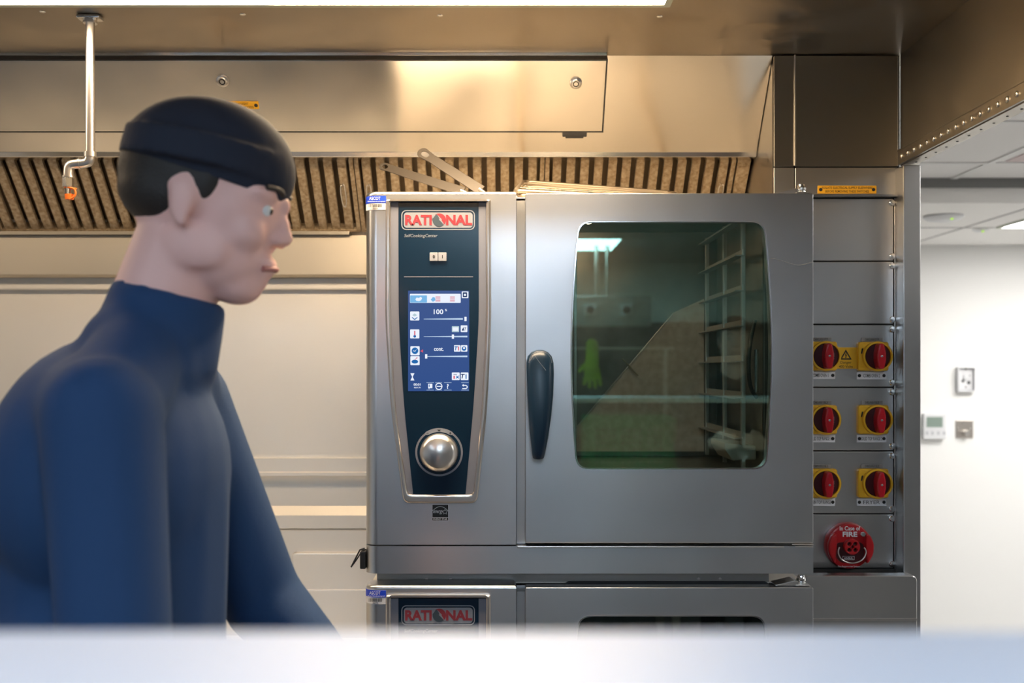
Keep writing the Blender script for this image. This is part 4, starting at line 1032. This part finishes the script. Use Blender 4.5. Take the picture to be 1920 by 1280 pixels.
# ================================================================== BEHIND THE CAMERA (seen in the glass)
bn = thing('rear_bench', (-.4, -3.7, 0), 'stainless bench behind the camera reflected in the oven window', 'bench')
MB().box((-1.6, -4.1, .98), (.92, -3.42, 1.02), .004).build('worktop', M['dull'], bn)
for xx in (-1.55, .87):
    for yy in (-4.05, -3.48): MB().box((xx-.02, yy-.02, 0), (xx+.02, yy+.02, .98), .003).build('leg', M['steel_v'], bn)
MB().box((-1.6, -4.1, .3), (.92, -3.45, .33), .003).build('undershelf', M['dull'], bn)
MB().box((-1.55, -4.08, .33), (.88, -3.50, .97), .003).build('cupboard', M['darkwall'], bn)
cr = thing('crate', (.62, -3.62, 1.02), 'green lattice crate on the rear bench reflected in the oven window', 'crate')
def crate_wall(x0, x1, y, th=.012):
    o_ = [[(x0, 1.022), (x1, 1.022), (x1, 1.29), (x0, 1.29)]]
    nx, nz = 3, 1
    for i in range(nx):
        a_ = x0+.02+(x1-x0-.04)*i/nx+.008; b2 = x0+.02+(x1-x0-.04)*(i+1)/nx-.008
        for u in range(4):
            for v in range(6):
                cx_ = a_+(b2-a_)*(u+.5)/4; cz_ = 1.05+.20*(v+.5)/6
                o_.append([(cx_-.012, cz_), (cx_, cz_-.0135), (cx_+.012, cz_), (cx_, cz_+.0135)])
    return plate('lattice_side', o_, y, th, M['crate'], cr)
crate_wall(.42, .86, -3.455)
MB().box((.42, -3.87, 1.022), (.86, -3.455, 1.03)).box((.41, -3.875, 1.27), (.87, -3.862, 1.295), .003).box((.41, -3.468, 1.27), (.87, -3.44, 1.295), .003).box((.41, -3.87, 1.022), (.42, -3.455, 1.295), .003).box((.86, -3.87, 1.022), (.87, -3.455, 1.295), .003).build('crate_shell', M['crate'], cr)
bxs = thing('control_box', (.55, -3.9, 1.78), 'dark control box with round knobs on the rear wall reflected in the oven window', 'control box')
MB().box((.12, -3.98, 1.78), (.80, -3.88, 1.95), .006).build('box_body', M['dull'], bxs)
for xx in (.28, .46, .66):
    b2 = MB().box((xx-.035, -3.88, 1.84), (xx+.035, -3.872, 1.905), .002); b2.build('knob_plate', M['thermo2'], bxs)
    MB().cone((xx, -3.872, 1.872), (xx, -3.85, 1.872), .020).build('knob', M['black'], bxs)
for xx in (.50, .56):
    MB().cone((xx, -3.93, 1.95), (xx, -3.93, MC-.001), .012).build('conduit', M['satin'], bxs)
gv = thing('rubber_glove', (.42, -3.7, 1.5), 'yellow-green rubber glove hanging behind the camera, reflected in the oven window', 'glove')
g_ = MB()
gx, gz = .48, 1.56
g_.cap((gx, -3.98, gz+.12), .035, (gx, -3.98, gz), .040)
for i, (du, dl) in enumerate(((-.03, .08), (-.01, .10), (.012, .10), (.032, .085))): g_.cap((gx+du, -3.98, gz-.01), .012, (gx+du*1.5, -3.98, gz-.02-dl), .009)
g_.cap((gx-.03, -3.98, gz+.02), .012, (gx-.075, -3.98, gz-.03), .009)
g_.build('glove_body', M['glove'], gv, remesh=.005, smooth=4)
rl = thing('utensil_rail', (.3, -4.0, 1.63), 'steel rail on posts carrying the hanging glove, reflected in the oven window', 'rail')
MB().box((-.6, -4.05, 1.655), (.95, -4.03, 1.67), .003).build('rail_bar', M['satin'], rl)
for xx in (-.58, .90): MB().box((xx-.012, -4.05, 1.02), (xx+.012, -4.03, 1.655), .002).build('rail_post', M['satin'], rl)

# ================================================================== PEOPLE
def person(origin, yaw, J, label, cloth, bottoms, cap=True, face_pitch=0, voxel=.006, apron=None):
    """J: joints in (forward, left, up); builds one continuous body plus clothing, hair, eyes"""
    ox, oy = origin; cf, sf = math.cos(yaw), math.sin(yaw)
    fw = Vector((cf, sf, 0)); lf = Vector((-sf, cf, 0)); up = Vector((0, 0, 1))
    def T(p): return Vector((ox, oy, 0))+fw*p[0]+lf*p[1]+up*p[2]
    root = thing('person', (ox, oy, 0), label, 'person')
    R3 = Matrix((fw, lf, up)).transposed()
    # ---- head frame
    hc = T(J['head']); pit = Matrix.Rotation(face_pitch, 3, 'Y')
    RH = R3 @ pit
    hs = J.get('hs', 1.0)
    def H(f, s, u): return hc+RH @ Vector((f, s, u))*hs
    body = MB()
    def eb(f, s, u, r, mb=body): mb.ball(H(f, s, u), tuple(q*hs for q in r), 24, 16, RH)
    # cranium, face, jaw
    eb(-.012, 0, .035, (.098, .076, .090)); eb(.030, 0, .010, (.062, .066, .085)); eb(.030, 0, -.048, (.058, .056, .052)); eb(.052, 0, -.080, (.034, .034, .026))
    for s in (-1, 1):
        eb(.055, s*.036, -.018, (.030, .024, .026)); eb(.066, s*.030, .030, (.022, .028, .012)); eb(.012, s*.054, -.045, (.040, .012, .030))
        eb(-.008, s*.075, .000, (.015, .007, .027)); eb(-.004, s*.074, -.022, (.009, .006, .010)); eb(-.013, s*.078, .010, (.012, .005, .015))
    eb(.082, 0, .024, (.018, .013, .014))
    body.cap(H(.086, 0, .018), .009, H(.099, 0, -.014), .011)
    for s in (-1, 1): eb(.092, s*.011, -.020, (.011, .007, .007)); eb(.070, s*.031, .026, (.013, .017, .006)); eb(.069, s*.031, -.001, (.012, .016, .005))
    eb(.084, 0, -.048, (.014, .025, .008)); eb(.082, 0, -.060, (.013, .021, .008)); eb(.074, 0, -.072, (.016, .02, .014))
    # neck
    nb = T(J['neck']); body.cone(nb, H(-.020, 0, -.035), .064, .056, 24); body.ball(nb, .064)
    # trunk
    ch, ab_, pv = T(J['chest']), T(J['belly']), T(J['pelvis'])
    body.ball(ch, (.118, .165, .16), 24, 16, R3); body.ball(ab_, (.112, .150, .15), 24, 16, R3); body.ball(pv, (.118, .160, .13), 24, 16, R3)
    body.cap((ch*.55+ab_*.45), .12, (ab_*.5+pv*.5), .12)
    tr_ = MB(); jk = MB(); sh_ = MB()
    jk.ball(ch, (.138, .185, .17), 24, 16, R3); jk.ball(ab_, (.138, .172, .17), 24, 16, R3); jk.ball(pv+up*.02, (.140, .180, .15), 24, 16, R3)
    jk.cap(ch-up*.02, .14, ab_, .14)
    jk.cap(T((J['neck'][0]-.005, .03, J['neck'][2]-.035)), .075, T((J['neck'][0]-.005, -.03, J['neck'][2]-.035)), .075)
    if cap: jk.cone(T(J['neck'])-up*.03, T(J['neck']).lerp(hc, .33), .078, .068, 28)
    tr_.ball(pv-up*.03, (.128, .168, .14), 24, 16, R3)
    for s, side in ((1, 'l'), (-1, 'r')):
        S, E, Wr = T(J['sh_'+side]), T(J['el_'+side]), T(J['wr_'+side])
        body.cap(S, .054, E, .042); body.cap(E, .042, Wr, .027)
        jk.cap(ch+lf*s*.07+up*.08, .070, S, .064); jk.cap(S, .064, E, .056); jk.cap(E, .058, E.lerp(Wr, .86), .043)
        nk = T((J['neck'][0], s*.04, J['neck'][2]-.02)); jk.cap(nk, .055, S-up*.006, .060); body.cap(nk, .045, S-up*.01, .05)
        # hand
        d_ = (Wr-E).normalized(); palm_n = lf*s; sd_ = d_.cross(palm_n).normalized()   # across the palm
        cpm = Wr+d_*.050
        RHd = Matrix((d_, sd_, d_.cross(sd_))).transposed()
        body.ball(cpm, (.052, .040, .016), 20, 12, RHd)
        body.cap(Wr, .026, Wr+d_*.02, .026)
        for k_, (off_, ln) in enumerate(((-.030, .062), (-.010, .074), (.011, .078), (.031, .070))):
            b0 = Wr+d_*.088+sd_*off_*(1 if up.dot(sd_) < 0 else -1)
            d1 = (d_*.92-palm_n*.40).normalized(); d2 = (d_*.55-palm_n*.85).normalized(); d3 = (d_*.15-palm_n*1.0).normalized()
            p1 = b0+d1*ln*.45; p2 = p1+d2*ln*.32; p3 = p2+d3*ln*.23
            body.cap(b0-d_*.02, .0098, p1, .009); body.cap(p1, .009, p2, .0082); body.cap(p2, .0082, p3, .0072)
        upx = sd_ if up.dot(sd_) > 0 else -sd_
        tb = Wr+d_*.028+upx*.026; t1 = tb+(d_*.75+upx*.55-palm_n*.3).normalized()*.040; t2 = t1+(d_*.9+upx*.1-palm_n*.4).normalized()*.030
        body.cap(tb, .014, t1, .0112); body.cap(t1, .0112, t2, .009)
        # leg
        Hp, K, A_ = T(J['hip_'+side]), T(J['kn_'+side]), T(J['an_'+side])
        body.cap(Hp, .080, K, .054); body.cap(K, .054, A_, .036); body.cap(K.lerp(A_, .3)-fw*.012, .052, A_, .036)
        tr_.cap(Hp, .094, K, .068); tr_.cap(K, .068, A_+up*.02, .055)
        ft_ = fw
        body.cap(A_, .036, A_+ft_*.10-up*.045, .028)
        sh_ = MB(); z0 = A_-up*.055; z0.z = max(z0.z, .034)
        sh_.cap(z0-ft_*.05, .034, z0+ft_*.14, .032); sh_.cap(z0-ft_*.04+up*.03, .040, z0+ft_*.03+up*.025, .040); sh_.ball(z0+ft_*.12, (.06, .046, .032), 20, 12, R3)
        so = sh_.build('shoe', M['shoe'], root, remesh=.006, smooth=3)
        for v in so.data.vertices:
            if v.co.z+WL[so].z < .002: v.co.z = .002-WL[so].z
    body.build('body', M['skin'], root, remesh=voxel*.75, smooth=5)
    jk.build('jacket' if cap else 'shirt', cloth, root, None, remesh=voxel*1.3, smooth=6)
    tr_.build('trousers', bottoms, root, remesh=voxel*1.4, smooth=5)
    # hair
    hr_ = MB()
    hr_.ball(H(-.020, 0, .038), (.095, .077, .086) if cap else (.100, .080, .092), 32, 20, RH); hr_.ball(H(-.036, 0, .012 if cap else -.005), (.074, .074, .050 if cap else .070), 32, 20, RH)
    if not cap: hr_.ball(H(.020, 0, .075), (.072, .066, .055), 32, 20, RH)
    for s in (-1, 1): hr_.ball(H(.006, s*.066, .036 if cap else .030), (.022, .011, .034), 16, 12, RH)
    hr_.build('hair', M['hair'], root, remesh=.005, smooth=3)
    if cap:
        cp_ = MB(); cp_.ball(H(-.010, 0, .054), (.107, .086, .082), 36, 24, RH)
        cp_.cone(H(-.012, 0, .045), H(-.012, 0, .080), .102, .101, 40)
        o_ = cp_.build('cap', M['cap'], root, 'dark close-fitting kitchen cap', remesh=.004, smooth=4)
        bm_ = bmesh.new(); bm_.from_mesh(o_.data)
        loc = WL[o_]; cutc = H(0, 0, .036)-loc; cutn = RH @ Vector((.10, 0, 1))
        bmesh.ops.bisect_plane(bm_, geom=bm_.verts[:]+bm_.edges[:]+bm_.faces[:], plane_co=cutc, plane_no=cutn, clear_inner=True)
        # squeeze the round band to head width
        inv = RH.transposed()
        for v in bm_.verts:
            q = inv @ (v.co+loc-hc); q.y *= .93; v.co = hc+RH @ q-loc
        bm_.to_mesh(o_.data); bm_.free()
    for s in (-1, 1):
        ey = MB().ball(H(.073, s*.031, .012), .0120, 20, 14).build('eye', M['eye'], root)
        MB().ball(H(.0810, s*.031, .012), (.0055, .0055, .0055), 14, 10).build('iris', M['iris'], ey)
        tube('eyebrow', [H(.090-.004*0, s*.016, .036), H(.091, s*.030, .041), H(.078, s*.050, .037)], .0035, M['hair'], root)
    tube('lips', [H(.086, -.022, -.056), H(.097, -.008, -.053), H(.097, .008, -.053), H(.086, .022, -.056)], .0035, M['lip'], root)
    return root

JA = dict(head=(.150, 0, 1.742), neck=(.085, 0, 1.595), chest=(.035, 0, 1.42), belly=(.03, 0, 1.19), pelvis=(.0, 0, .98),
          sh_l=(.07, .165, 1.505), sh_r=(.085, -.165, 1.500), el_l=(.17, .215, 1.22), el_r=(.12, -.215, 1.21), wr_l=(.30, .16, 1.10), wr_r=(.28, -.15, 1.07),
          hip_l=(-.01, .095, .93), hip_r=(-.03, -.095, .93), kn_l=(.16, .10, .51), kn_r=(-.05, -.10, .50), an_l=(.17, .10, .095), an_r=(-.20, -.10, .12))
person((-.515, -.70), 0.0, JA, 'person in navy jacket and dark cap walking right, in front of the hood', M['jacket'], M['trouser'], True, math.radians(12))
JB = dict(head=(.03, 0, 1.68), neck=(0, 0, 1.50), chest=(0, 0, 1.33), belly=(0, 0, 1.13), pelvis=(-.01, 0, .95),
          sh_l=(.0, .175, 1.42), sh_r=(.0, -.175, 1.42), el_l=(.02, .24, 1.15), el_r=(.02, -.24, 1.15), wr_l=(.23, .12, 1.19), wr_r=(.23, -.12, 1.19),
          hip_l=(0, .09, .90), hip_r=(0, -.09, .90), kn_l=(.02, .10, .49), kn_r=(.02, -.10, .49), an_l=(0, .11, .09), an_r=(0, -.11, .09))
person((1.13, -3.3), math.radians(97), JB, 'dark-haired person in black standing behind the camera, reflected in the oven window', M['tshirt'], M['trouser'], False, 0, .007)
